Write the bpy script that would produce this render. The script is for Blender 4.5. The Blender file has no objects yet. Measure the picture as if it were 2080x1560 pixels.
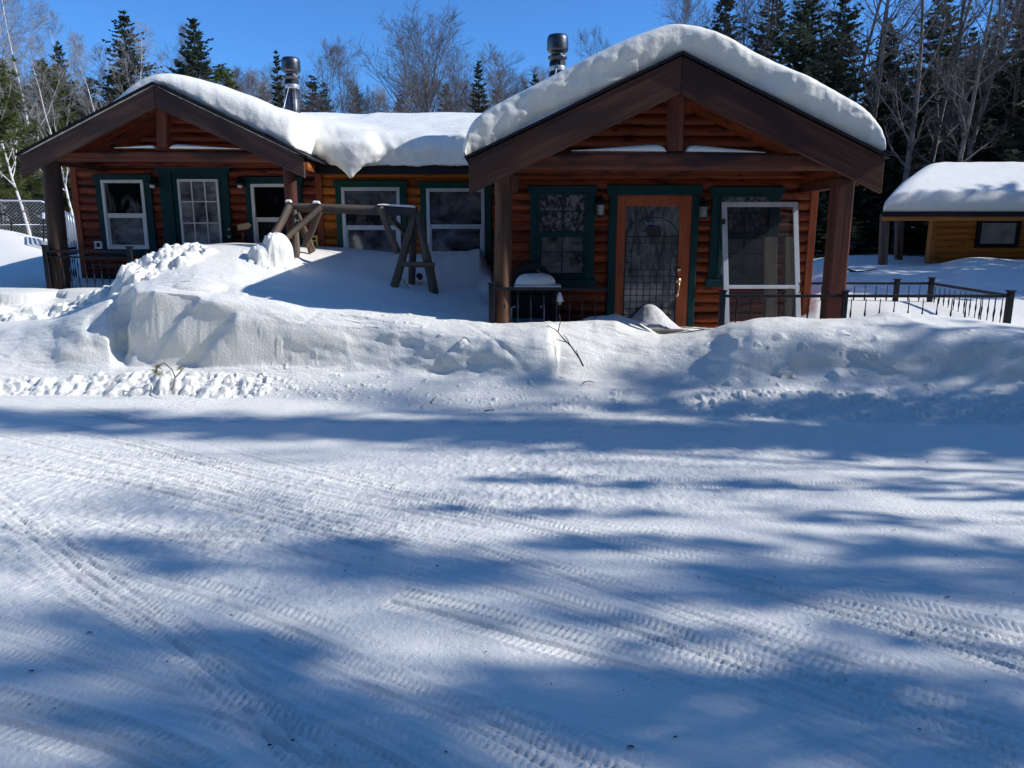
import bpy, bmesh, math, random
import numpy as np
from mathutils import Vector, Matrix, Quaternion
R = math.radians
S = bpy.context.scene
COL = S.collection
random.seed(7)

# ------------------------------------------------------------------ camera
F, CX, CY = 1480.0, 1040.0, 780.0          # focal length and centre in photo pixels (2080 x 1560)
PITCH = R(11.5); EYE = 1.55
cam = bpy.data.objects.new('camera', bpy.data.cameras.new('camera')); COL.objects.link(cam)
cam.location = (0, 0, EYE); cam.rotation_euler = (R(90) - PITCH, 0, 0)
cam.data.sensor_width = 36; cam.data.lens = 36 * F / 2080; cam.data.clip_start = .05; cam.data.clip_end = 2000
S.camera = cam
# ------------------------------------------------------------------ world, sun, exposure
SUN_EL, SUN_AZ = 34.0, -4.0                 # azimuth: degrees from +X towards +Y
w = bpy.data.worlds.new("World"); S.world = w; w.use_nodes = True
nt = w.node_tree; bg = nt.nodes['Background']
sky = nt.nodes.new('ShaderNodeTexSky'); sky.sky_type = 'NISHITA'; sky.sun_disc = False
sky.sun_elevation = R(SUN_EL); sky.sun_rotation = R(90 - SUN_AZ); sky.altitude = 800; sky.air_density = 1.0; sky.dust_density = .2; sky.ozone_density = 3.0
hs = nt.nodes.new('ShaderNodeMix'); hs.data_type = 'RGBA'; hs.blend_type = 'MULTIPLY'; hs.inputs[0].default_value = 1.0
hs.inputs[7].default_value = (.53, 1.05, 1.64, 1)          # deep winter blue
nt.links.new(sky.outputs[0], hs.inputs[6]); nt.links.new(hs.outputs[2], bg.inputs[0])
bg.inputs[1].default_value = .105
sl = bpy.data.lights.new('sun', 'SUN'); sl.energy = 4.5; sl.angle = R(.53); sl.color = (.97, .99, 1.05)
so = bpy.data.objects.new('sun', sl); COL.objects.link(so)
sd = Vector((math.cos(R(SUN_AZ)) * math.cos(R(SUN_EL)), math.sin(R(SUN_AZ)) * math.cos(R(SUN_EL)), math.sin(R(SUN_EL))))
so.rotation_euler = (-sd).to_track_quat('-Z', 'Y').to_euler(); so.location = (20, 0, 20)
S.view_settings.view_transform = 'Standard'; S.view_settings.look = 'None'
S.view_settings.exposure = 0.08; S.view_settings.gamma = 1
S.cycles.use_denoising = True
S.cycles.max_bounces = 6; S.cycles.transparent_max_bounces = 12; S.cycles.diffuse_bounces = 3

# ------------------------------------------------------------------ helpers
def at(px, py, Y):
    """world point seen at photo pixel (px,py) on the vertical plane at distance Y"""
    dx = (px - CX) / F; dy = (CY - py) / F
    k = Y / (math.cos(PITCH) + dy * math.sin(PITCH))
    return Vector((dx * k, Y, EYE + k * (dy * math.cos(PITCH) - math.sin(PITCH))))
def gnd(px, py, z=0.0):
    dx = (px - CX) / F; dy = (CY - py) / F
    k = (z - EYE) / (dy * math.cos(PITCH) - math.sin(PITCH))
    return Vector((dx * k, k * (math.cos(PITCH) + dy * math.sin(PITCH)), z))

def mat(name, c1, c2=None, rough=.7, scale=8, stretch=(1, 1, 1), detail=6, lo=.35, hi=.65, bump=0, bscale=None, bstretch=None, metal=0, spec=.22, dist=.02, c3=None, c3thr=.62, c3scale=2.0, trans=None):
    m = bpy.data.materials.new(name); m.use_nodes = True
    t = m.node_tree; b = t.nodes['Principled BSDF']
    b.inputs['Roughness'].default_value = rough; b.inputs['Metallic'].default_value = metal
    b.inputs['Specular IOR Level'].default_value = spec
    tc = t.nodes.new('ShaderNodeTexCoord'); mp = t.nodes.new('ShaderNodeMapping')
    t.links.new(tc.outputs['Object'], mp.inputs[0]); mp.inputs['Scale'].default_value = stretch
    if c2 is None: b.inputs['Base Color'].default_value = (*c1, 1)
    else:
        n = t.nodes.new('ShaderNodeTexNoise'); n.inputs['Scale'].default_value = scale; n.inputs['Detail'].default_value = detail; n.inputs['Roughness'].default_value = .65
        t.links.new(mp.outputs[0], n.inputs['Vector'])
        r = t.nodes.new('ShaderNodeValToRGB'); r.color_ramp.elements[0].position = lo; r.color_ramp.elements[1].position = hi
        r.color_ramp.elements[0].color = (*c1, 1); r.color_ramp.elements[1].color = (*c2, 1)
        t.links.new(n.outputs[0], r.inputs[0]); out = r.outputs[0]
        if c3:
            n3 = t.nodes.new('ShaderNodeTexNoise'); n3.inputs['Scale'].default_value = c3scale; n3.inputs['Detail'].default_value = 5
            mp3 = t.nodes.new('ShaderNodeMapping'); mp3.inputs['Scale'].default_value = tuple(.5 + .5 * s for s in stretch); mp3.inputs['Location'].default_value = (3, 7, 1)
            t.links.new(tc.outputs['Object'], mp3.inputs[0]); t.links.new(mp3.outputs[0], n3.inputs['Vector'])
            r3 = t.nodes.new('ShaderNodeValToRGB'); r3.color_ramp.elements[0].position = c3thr - .06; r3.color_ramp.elements[1].position = c3thr + .06
            mx = t.nodes.new('ShaderNodeMix'); mx.data_type = 'RGBA'
            t.links.new(n3.outputs[0], r3.inputs[0]); t.links.new(r3.outputs[0], mx.inputs[0]); t.links.new(out, mx.inputs[6]); mx.inputs[7].default_value = (*c3, 1); out = mx.outputs[2]
        t.links.new(out, b.inputs['Base Color'])
    if bump:
        mb = t.nodes.new('ShaderNodeMapping'); mb.inputs['Scale'].default_value = bstretch or stretch
        t.links.new(tc.outputs['Object'], mb.inputs[0])
        nb = t.nodes.new('ShaderNodeTexNoise'); nb.inputs['Scale'].default_value = bscale or scale; nb.inputs['Detail'].default_value = 8; nb.inputs['Roughness'].default_value = .65
        t.links.new(mb.outputs[0], nb.inputs['Vector'])
        bp = t.nodes.new('ShaderNodeBump'); bp.inputs['Strength'].default_value = bump; bp.inputs['Distance'].default_value = dist
        t.links.new(nb.outputs[0], bp.inputs['Height']); t.links.new(bp.outputs[0], b.inputs['Normal'])
    return m

M = {}
def snow_mat(name, bump, dist, bscale, col=(.89, .84, .715)):
    m = mat(name, col, tuple(min(1, c * 1.03) for c in col), rough=.62, scale=3, bump=bump, bscale=bscale, dist=dist, spec=.3)
    return m
M['snow'] = snow_mat('snow_ground', .75, .012, 46)
M['rsnow'] = snow_mat('snow_roof', .45, .02, 16)
M['psnow'] = mat('snow_with_dirt', (.62, .58, .54), (.80, .78, .76), rough=.7, scale=24, bump=.6, bscale=70, dist=.01, spec=.3)
G = (.12, 1, 1)     # grain runs along local X
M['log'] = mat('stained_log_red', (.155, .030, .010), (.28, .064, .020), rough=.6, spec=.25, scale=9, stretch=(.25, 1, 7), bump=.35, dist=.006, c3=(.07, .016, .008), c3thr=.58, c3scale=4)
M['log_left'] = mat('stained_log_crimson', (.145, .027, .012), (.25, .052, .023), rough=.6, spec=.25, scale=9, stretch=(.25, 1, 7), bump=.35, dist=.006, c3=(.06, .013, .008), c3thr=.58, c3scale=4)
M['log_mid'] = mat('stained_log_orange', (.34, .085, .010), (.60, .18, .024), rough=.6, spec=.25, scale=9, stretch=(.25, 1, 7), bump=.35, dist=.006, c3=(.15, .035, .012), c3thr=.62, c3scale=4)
M['log_shed'] = mat('fresh_log_yellow', (.40, .14, .026), (.54, .21, .045), rough=.5, scale=9, stretch=(.25, 1, 7), bump=.2, dist=.006, c3=(.34, .12, .03), c3thr=.64, c3scale=4)
def per_log(m, h=.125, amt=.45, knots=True):
    t = m.node_tree; b = t.nodes['Principled BSDF']; src = b.inputs['Base Color'].links[0].from_socket; N = t.nodes.new; K = t.links.new
    tc = N('ShaderNodeTexCoord'); sp = N('ShaderNodeSeparateXYZ'); K(tc.outputs['Object'], sp.inputs[0])
    dv = N('ShaderNodeMath'); dv.operation = 'DIVIDE'; dv.inputs[1].default_value = h; K(sp.outputs[2], dv.inputs[0])
    fl = N('ShaderNodeMath'); fl.operation = 'FLOOR'; K(dv.outputs[0], fl.inputs[0])
    wn = N('ShaderNodeTexWhiteNoise'); wn.noise_dimensions = '1D'; K(fl.outputs[0], wn.inputs['W'])
    mr = N('ShaderNodeMapRange'); mr.inputs[3].default_value = 1 - amt; mr.inputs[4].default_value = 1 + amt * .6; K(wn.outputs[0], mr.inputs[0])
    vm = N('ShaderNodeVectorMath'); vm.operation = 'SCALE'; K(src, vm.inputs[0]); K(mr.outputs[0], vm.inputs['Scale']); out = vm.outputs[0]
    if knots:
        mp = N('ShaderNodeMapping'); mp.inputs['Scale'].default_value = (2.6, .01, 8); K(tc.outputs['Object'], mp.inputs[0])
        vo = N('ShaderNodeTexVoronoi'); vo.inputs['Scale'].default_value = 1.0; K(mp.outputs[0], vo.inputs['Vector'])
        rr = N('ShaderNodeValToRGB'); rr.color_ramp.elements[0].position = .07; rr.color_ramp.elements[1].position = .14; rr.color_ramp.elements[0].color = (.18, .14, .12, 1); rr.color_ramp.elements[1].color = (1, 1, 1, 1)
        K(vo.outputs['Distance'], rr.inputs[0]); mx = N('ShaderNodeMix'); mx.data_type = 'RGBA'; mx.blend_type = 'MULTIPLY'; mx.inputs[0].default_value = 1; K(out, mx.inputs[6]); K(rr.outputs[0], mx.inputs[7]); out = mx.outputs[2]
    K(out, b.inputs['Base Color'])
for _k in ('log', 'log_left', 'log_mid'): per_log(M[_k])
per_log(M['log_shed'], .125, .18)
M['barge'] = mat('weathered_dark_board', (.055, .024, .017), (.135, .055, .035), rough=.75, scale=7, stretch=(.12, 1.2, 3.5), bump=.5, dist=.01, c3=(.050, .026, .020), c3thr=.55, c3scale=2.2)
M['barge_left'] = mat('weathered_brown_board', (.062, .034, .026), (.125, .068, .052), rough=.75, scale=7, stretch=(.12, 1.2, 3.5), bump=.4, dist=.01, c3=(.05, .032, .028), c3thr=.58, c3scale=2.2)
M['beam'] = mat('weathered_red_beam', (.075, .024, .015), (.19, .058, .030), rough=.65, scale=5, stretch=(.15, 2, 3), bump=.4, dist=.01, c3=(.04, .022, .018), c3thr=.52, c3scale=2.4)
M['post'] = mat('brown_peeled_post', (.07, .034, .020), (.16, .078, .043), rough=.65, scale=6, stretch=(.12, 2.4, 2.4), bump=.7, dist=.012, c3=(.05, .026, .018), c3thr=.56, c3scale=3)
M['post_red'] = mat('red_peeled_post', (.068, .022, .014), (.135, .043, .027), rough=.6, scale=6, stretch=(.12, 2.4, 2.4), bump=.7, dist=.012, c3=(.055, .022, .015), c3thr=.58, c3scale=3)
M['post_dark'] = mat('dark_peeled_post', (.028, .018, .014), (.075, .044, .030), rough=.7, scale=6, stretch=(.12, 2.4, 2.4), bump=.8, dist=.012, c3=(.16, .06, .035), c3thr=.64, c3scale=2)
M['grey_log'] = mat('weathered_grey_log', (.075, .052, .036), (.19, .14, .095), rough=.8, scale=6, stretch=(.12, 2.6, 2.6), bump=.9, dist=.012, c3=(.055, .056, .06), c3thr=.52, c3scale=2)
M['grey_board'] = mat('weathered_grey_board', (.12, .10, .08), (.24, .21, .17), rough=.85, scale=6, stretch=(.12, 2.6, 2.6), bump=.5, dist=.01)
M['trim'] = mat('dark_green_trim', (.004, .034, .040), (.007, .046, .052), rough=.65, spec=.2, scale=5, stretch=(1, 1, 1), bump=.1, dist=.004)
M['trim_mid'] = mat('green_trim', (.004, .055, .042), (.008, .075, .056), rough=.5, scale=5, bump=.1, dist=.004)
M['corner'] = mat('corner_board', (.20, .042, .014), (.30, .07, .026), rough=.5, scale=6, stretch=(3, 3, .3), bump=.2, dist=.005)
M['doorwood'] = mat('stained_door_wood', (.28, .066, .028), (.38, .10, .043), rough=.4, scale=6, stretch=(2.5, 2, .25), bump=.15, dist=.004, c3=(.22, .06, .03), c3thr=.68, c3scale=5)
M['vinyl'] = mat('white_vinyl', (.60, .60, .60), (.70, .70, .69), rough=.45, scale=4)
M['alu'] = mat('grey_aluminium', (.50, .51, .53), (.60, .61, .63), rough=.4, scale=4)
M['black'] = mat('black_metal', (.012, .013, .018), (.022, .024, .030), rough=.45, scale=10, bump=.1, dist=.003)
M['railm'] = mat('black_rail_paint', (.007, .008, .012), (.014, .016, .022), rough=.6, scale=10)
M['flash'] = mat('black_drip_edge', (.010, .010, .014), rough=.5)
M['steel'] = mat('stainless_flue', (.07, .073, .08), (.13, .134, .142), rough=.42, scale=5, stretch=(1, 1, 4), metal=1)
M['galv'] = mat('galvanised_steel', (.42, .44, .46), (.55, .57, .58), rough=.45, scale=5, metal=.7)
M['brass'] = mat('worn_brass', (.50, .38, .20), (.62, .50, .30), rough=.4, scale=20, metal=.8)
M['bark_b'] = mat('birch_bark', (.60, .56, .50), (.80, .77, .72), rough=.8, scale=5, stretch=(2, 2, 1), c3=(.05, .04, .035), c3thr=.60, c3scale=3.5)
M['bark_p'] = mat('poplar_bark', (.12, .10, .085), (.27, .235, .20), rough=.85, scale=7, stretch=(2, 2, .8), bump=.4, c3=(.08, .07, .06), c3thr=.56, c3scale=3)
M['bark_d'] = mat('dark_bark', (.045, .034, .026), (.11, .085, .065), rough=.9, scale=9, stretch=(2, 2, .5), bump=.5)
M['twig_b'] = mat('birch_twigs', (.20, .175, .155), (.36, .325, .29), rough=.8, scale=2)
M['twig_d'] = mat('grey_twigs', (.105, .085, .072), (.20, .168, .148), rough=.8, scale=1.5)
def leafmat(name, c1, c2, tr=.25):
    m = mat(name, c1, c2, rough=.6, scale=1.3, detail=3, lo=.3, hi=.7)
    t = m.node_tree; b = t.nodes['Principled BSDF']; o = t.nodes['Material Output']
    tr_ = t.nodes.new('ShaderNodeBsdfTranslucent'); tr_.inputs[0].default_value = (*[min(1, c * 1.5) for c in c2], 1)
    mx = t.nodes.new('ShaderNodeMixShader'); mx.inputs[0].default_value = tr
    t.links.new(b.outputs[0], mx.inputs[1]); t.links.new(tr_.outputs[0], mx.inputs[2]); t.links.new(mx.outputs[0], o.inputs[0])
    return m
M['spruce'] = leafmat('spruce_needles', (.028, .038, .022), (.064, .076, .040))
M['spruce2'] = leafmat('fir_needles', (.030, .046, .030), (.062, .080, .046))
M['pine'] = leafmat('pine_needles', (.060, .085, .022), (.13, .15, .040), .35)
M['spruce_snowy'] = leafmat('spruce_needles_with_snow', (.022, .034, .020), (.050, .068, .034))
def add_snow_patches(m):
    t = m.node_tree; b = t.nodes['Principled BSDF']; src = b.inputs['Base Color'].links[0].from_socket
    g = t.nodes.new('ShaderNodeNewGeometry'); n = t.nodes.new('ShaderNodeTexNoise'); n.inputs['Scale'].default_value = 3.2; n.inputs['Detail'].default_value = 4
    r_ = t.nodes.new('ShaderNodeValToRGB'); r_.color_ramp.elements[0].position = .63; r_.color_ramp.elements[1].position = .66
    mx = t.nodes.new('ShaderNodeMix'); mx.data_type = 'RGBA'; t.links.new(g.outputs['Position'], n.inputs['Vector']); t.links.new(n.outputs[0], r_.inputs[0]); t.links.new(r_.outputs[0], mx.inputs[0])
    t.links.new(src, mx.inputs[6]); mx.inputs[7].default_value = (.8, .8, .8, 1); t.links.new(mx.outputs[2], b.inputs['Base Color'])
add_snow_patches(M['spruce_snowy'])
M['text'] = mat('blue_sign_letters', (.20, .38, .62), rough=.5)

def pane_mat(name, c1, c2, scale=2.5, stretch=(1, 1, 1), lo=.4, hi=.7, rough=.06, bump=.06):
    m = mat(name, c1, c2, rough=rough, scale=scale, stretch=stretch, detail=5, lo=lo, hi=hi, bump=bump, bscale=1.6, dist=.03, spec=.6)
    m.node_tree.nodes['Principled BSDF'].inputs['Coat Weight'].default_value = .35
    m.node_tree.nodes['Principled BSDF'].inputs['Coat Roughness'].default_value = .02
    return m
M['pane_dark'] = pane_mat('dark_window_glass', (.004, .004, .005), (.12, .12, .125), 2.2, (1.5, 1, .8), .50, .62)
M['pane_film'] = pane_mat('window_glass_with_film', (.05, .055, .065), (.33, .34, .35), 2.2, (1, 1, 1.6), .36, .66)
M['pane_half'] = pane_mat('window_glass_half_film', (.014, .016, .020), (.27, .27, .28), 1.7, (1.1, 1, 1.5), .40, .72)
M['pane_lace'] = pane_mat('window_glass_lace', (.03, .03, .038), (.20, .195, .215), 26, (1, 1, .7), .44, .60)
M['pane_door'] = pane_mat('door_glass', (.045, .052, .065), (.19, .205, .23), 9, (1.6, 1, .5), .42, .68)
M['pane_shed'] = pane_mat('shed_window_glass', (.22, .25, .25), (.46, .48, .48), 3, (1, 1, 1), .35, .7, .1)
M['screen'] = mat('insect_screen', (.02, .02, .024), rough=.8)
M['screen'].node_tree.nodes['Principled BSDF'].inputs['Alpha'].default_value = .42
for _k in ('pane_dark', 'pane_half', 'pane_film', 'pane_door'):
    for _n in M[_k].node_tree.nodes:
        if _n.type == 'TEX_NOISE': _n.inputs['Distortion'].default_value = .5
M['curtain'] = mat('white_cloth', (.45, .46, .48), (.62, .63, .65), rough=.8, scale=6)

def link(o, parent=None):
    COL.objects.link(o)
    if parent is not None: o.parent = parent
    return o
def tag(o, label=None, cat=None, group=None, kind=None):
    if label: o['label'] = label
    if cat: o['category'] = cat
    if group: o['group'] = group
    if kind: o['kind'] = kind
    return o
def thing(name, label, cat, loc=(0, 0, 0), group=None):
    o = bpy.data.objects.new(name, None); o.empty_display_size = .2; o.location = loc; COL.objects.link(o)
    return tag(o, label, cat, group)
def wloc(o):            # world location of a parent chain without rotations
    v = Vector((0, 0, 0))
    while o is not None: v += o.location; o = o.parent
    return v
def meshobj(name, verts, faces, m, parent=None, smooth=False, loc=None):
    """vertices in world space unless loc given"""
    org = Vector(loc) if loc is not None else wloc(parent)
    me = bpy.data.meshes.new(name)
    me.from_pydata([tuple(Vector(v) - org) for v in verts], [], faces); me.materials.append(m); me.update()
    if smooth: me.shade_smooth()
    o = bpy.data.objects.new(name, me)
    o.location = org - wloc(parent)
    return link(o, parent)
class MB:
    def __init__(s): s.v = []; s.f = []
    def add(s, v, f):
        n = len(s.v); s.v += [tuple(x) for x in v]; s.f += [tuple(i + n for i in q) for q in f]; return s
    def box(s, a, b):
        x0, y0, z0 = (min(a[i], b[i]) for i in range(3)); x1, y1, z1 = (max(a[i], b[i]) for i in range(3))
        v = [(x0, y0, z0), (x1, y0, z0), (x1, y1, z0), (x0, y1, z0), (x0, y0, z1), (x1, y0, z1), (x1, y1, z1), (x0, y1, z1)]
        return s.add(v, [(3, 2, 1, 0), (4, 5, 6, 7), (0, 1, 5, 4), (1, 2, 6, 5), (2, 3, 7, 6), (3, 0, 4, 7)])
    def tube(s, pts, rad, n=6, cap=True):
        pts = [Vector(p) for p in pts]
        if not hasattr(rad, '__len__'): rad = [rad] * len(pts)
        vs = []; fs = []
        up = None
        for i, p in enumerate(pts):
            d = (pts[min(i + 1, len(pts) - 1)] - pts[max(i - 1, 0)]).normalized()
            if up is None:
                up = Vector((0, 0, 1)) if abs(d.z) < .9 else Vector((1, 0, 0))
            a = d.cross(up).normalized(); b = a.cross(d).normalized(); up = b
            for k in range(n):
                t = 2 * math.pi * k / n
                vs.append(p + (a * math.cos(t) + b * math.sin(t)) * rad[i])
        for i in range(len(pts) - 1):
            for k in range(n):
                fs.append((i * n + k, i * n + (k + 1) % n, (i + 1) * n + (k + 1) % n, (i + 1) * n + k))
        if cap:
            fs.append(tuple(range(n - 1, -1, -1))); fs.append(tuple((len(pts) - 1) * n + k for k in range(n)))
        return s.add(vs, fs)
    def lathe(s, c, prof, n=16):
        vs = []; fs = []
        for r, z in prof:
            for k in range(n):
                t = 2 * math.pi * k / n; vs.append((c[0] + r * math.cos(t), c[1] + r * math.sin(t), c[2] + z))
        for i in range(len(prof) - 1):
            for k in range(n): fs.append((i * n + k, i * n + (k + 1) % n, (i + 1) * n + (k + 1) % n, (i + 1) * n + k))
        fs.append(tuple(range(n - 1, -1, -1))); fs.append(tuple((len(prof) - 1) * n + k for k in range(n)))
        return s.add(vs, fs)
    def build(s, name, m, parent=None, smooth=False): return meshobj(name, s.v, s.f, m, parent, smooth)
def bevel(o, w=.006, seg=2):
    md = o.modifiers.new('bevel', 'BEVEL'); md.width = w; md.segments = seg; md.limit_method = 'ANGLE'
    return o
def oriented(name, p0, p1, build, m, parent=None, smooth=False, roll=None):
    """mesh built along local +X from p0 to p1; local Z is kept upwards"""
    p0 = Vector(p0); p1 = Vector(p1); d = p1 - p0; L = d.length; x = d.normalized()
    up = Vector((0, 0, 1)) if abs(x.z) < .95 else Vector((0, 1, 0))
    y = up.cross(x).normalized(); z = x.cross(y)
    b = MB(); build(b, L)
    me = bpy.data.meshes.new(name); me.from_pydata(b.v, [], b.f); me.materials.append(m); me.update()
    if smooth: me.shade_smooth()
    o = bpy.data.objects.new(name, me)
    rot = Matrix((x, y, z)).transposed()
    o.rotation_euler = rot.to_euler(); o.location = p0 - wloc(parent)
    return link(o, parent)
def board(name, p0, p1, th, ht, m, parent=None, zoff=0, bev=.008):
    o = oriented(name, p0, p1, lambda b, L: b.box((0, -th / 2, zoff - ht / 2), (L, th / 2, zoff + ht / 2)), m, parent)
    return bevel(o, bev)
def roundlog(name, p0, p1, r0, r1, m, parent=None, wob=.006, n=18, seg=14, seed=0):
    rg = random.Random(seed + int(r0 * 1e4))
    def bl(b, L):
        ph = [rg.uniform(0, 6.28) for _ in range(6)]
        vs = []; fs = []
        for i in range(seg + 1):
            t = i / seg
            for k in range(n):
                a = 2 * math.pi * k / n
                r = r0 + (r1 - r0) * t + wob * (math.sin(3 * a + ph[0] + t * 4) * .5 + math.sin(2 * a + ph[1]) * .5 + math.sin(t * 9 + ph[2] + a) * .7)
                vs.append((t * L, r * math.cos(a) + wob * math.sin(t * 5 + ph[3]), r * math.sin(a) + wob * math.sin(t * 4 + ph[4])))
        for i in range(seg):
            for k in range(n): fs.append((i * n + k, i * n + (k + 1) % n, (i + 1) * n + (k + 1) % n, (i + 1) * n + k))
        b.add(vs, fs)
        vs = [vs[k] for k in range(n)] + [vs[seg * n + k] for k in range(n)]
        b.add(vs, [tuple(range(n)), tuple(range(2 * n - 1, n - 1, -1))])
    return oriented(name, p0, p1, bl, m, parent, smooth=True)

# ------------------------------------------------------------------ numpy noise
_rt = np.random.RandomState(11).rand(512, 512).astype(np.float32)
def vnoise(x, y, seed=0):
    x = x + seed * 37.17; y = y + seed * 91.73
    xi = np.floor(x).astype(int); yi = np.floor(y).astype(int); fx = (x - xi).astype(np.float32); fy = (y - yi).astype(np.float32)
    fx = fx * fx * (3 - 2 * fx); fy = fy * fy * (3 - 2 * fy)
    a = _rt[xi & 511, yi & 511]; b = _rt[(xi + 1) & 511, yi & 511]; c = _rt[xi & 511, (yi + 1) & 511]; d = _rt[(xi + 1) & 511, (yi + 1) & 511]
    return (a + (b - a) * fx) * (1 - fy) + (c + (d - c) * fx) * fy
def fbm(x, y, o=4, seed=0, g=.5):
    s = 0; a = 1; n = 0
    for i in range(o):
        s = s + a * (vnoise(x * 2 ** i, y * 2 ** i, seed + i) - .5); n += a; a *= g
    return s / n * 2
def sst(a, b, x):
    t = np.clip((x - a) / (b - a), 0, 1); return t * t * (3 - 2 * t)

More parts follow.
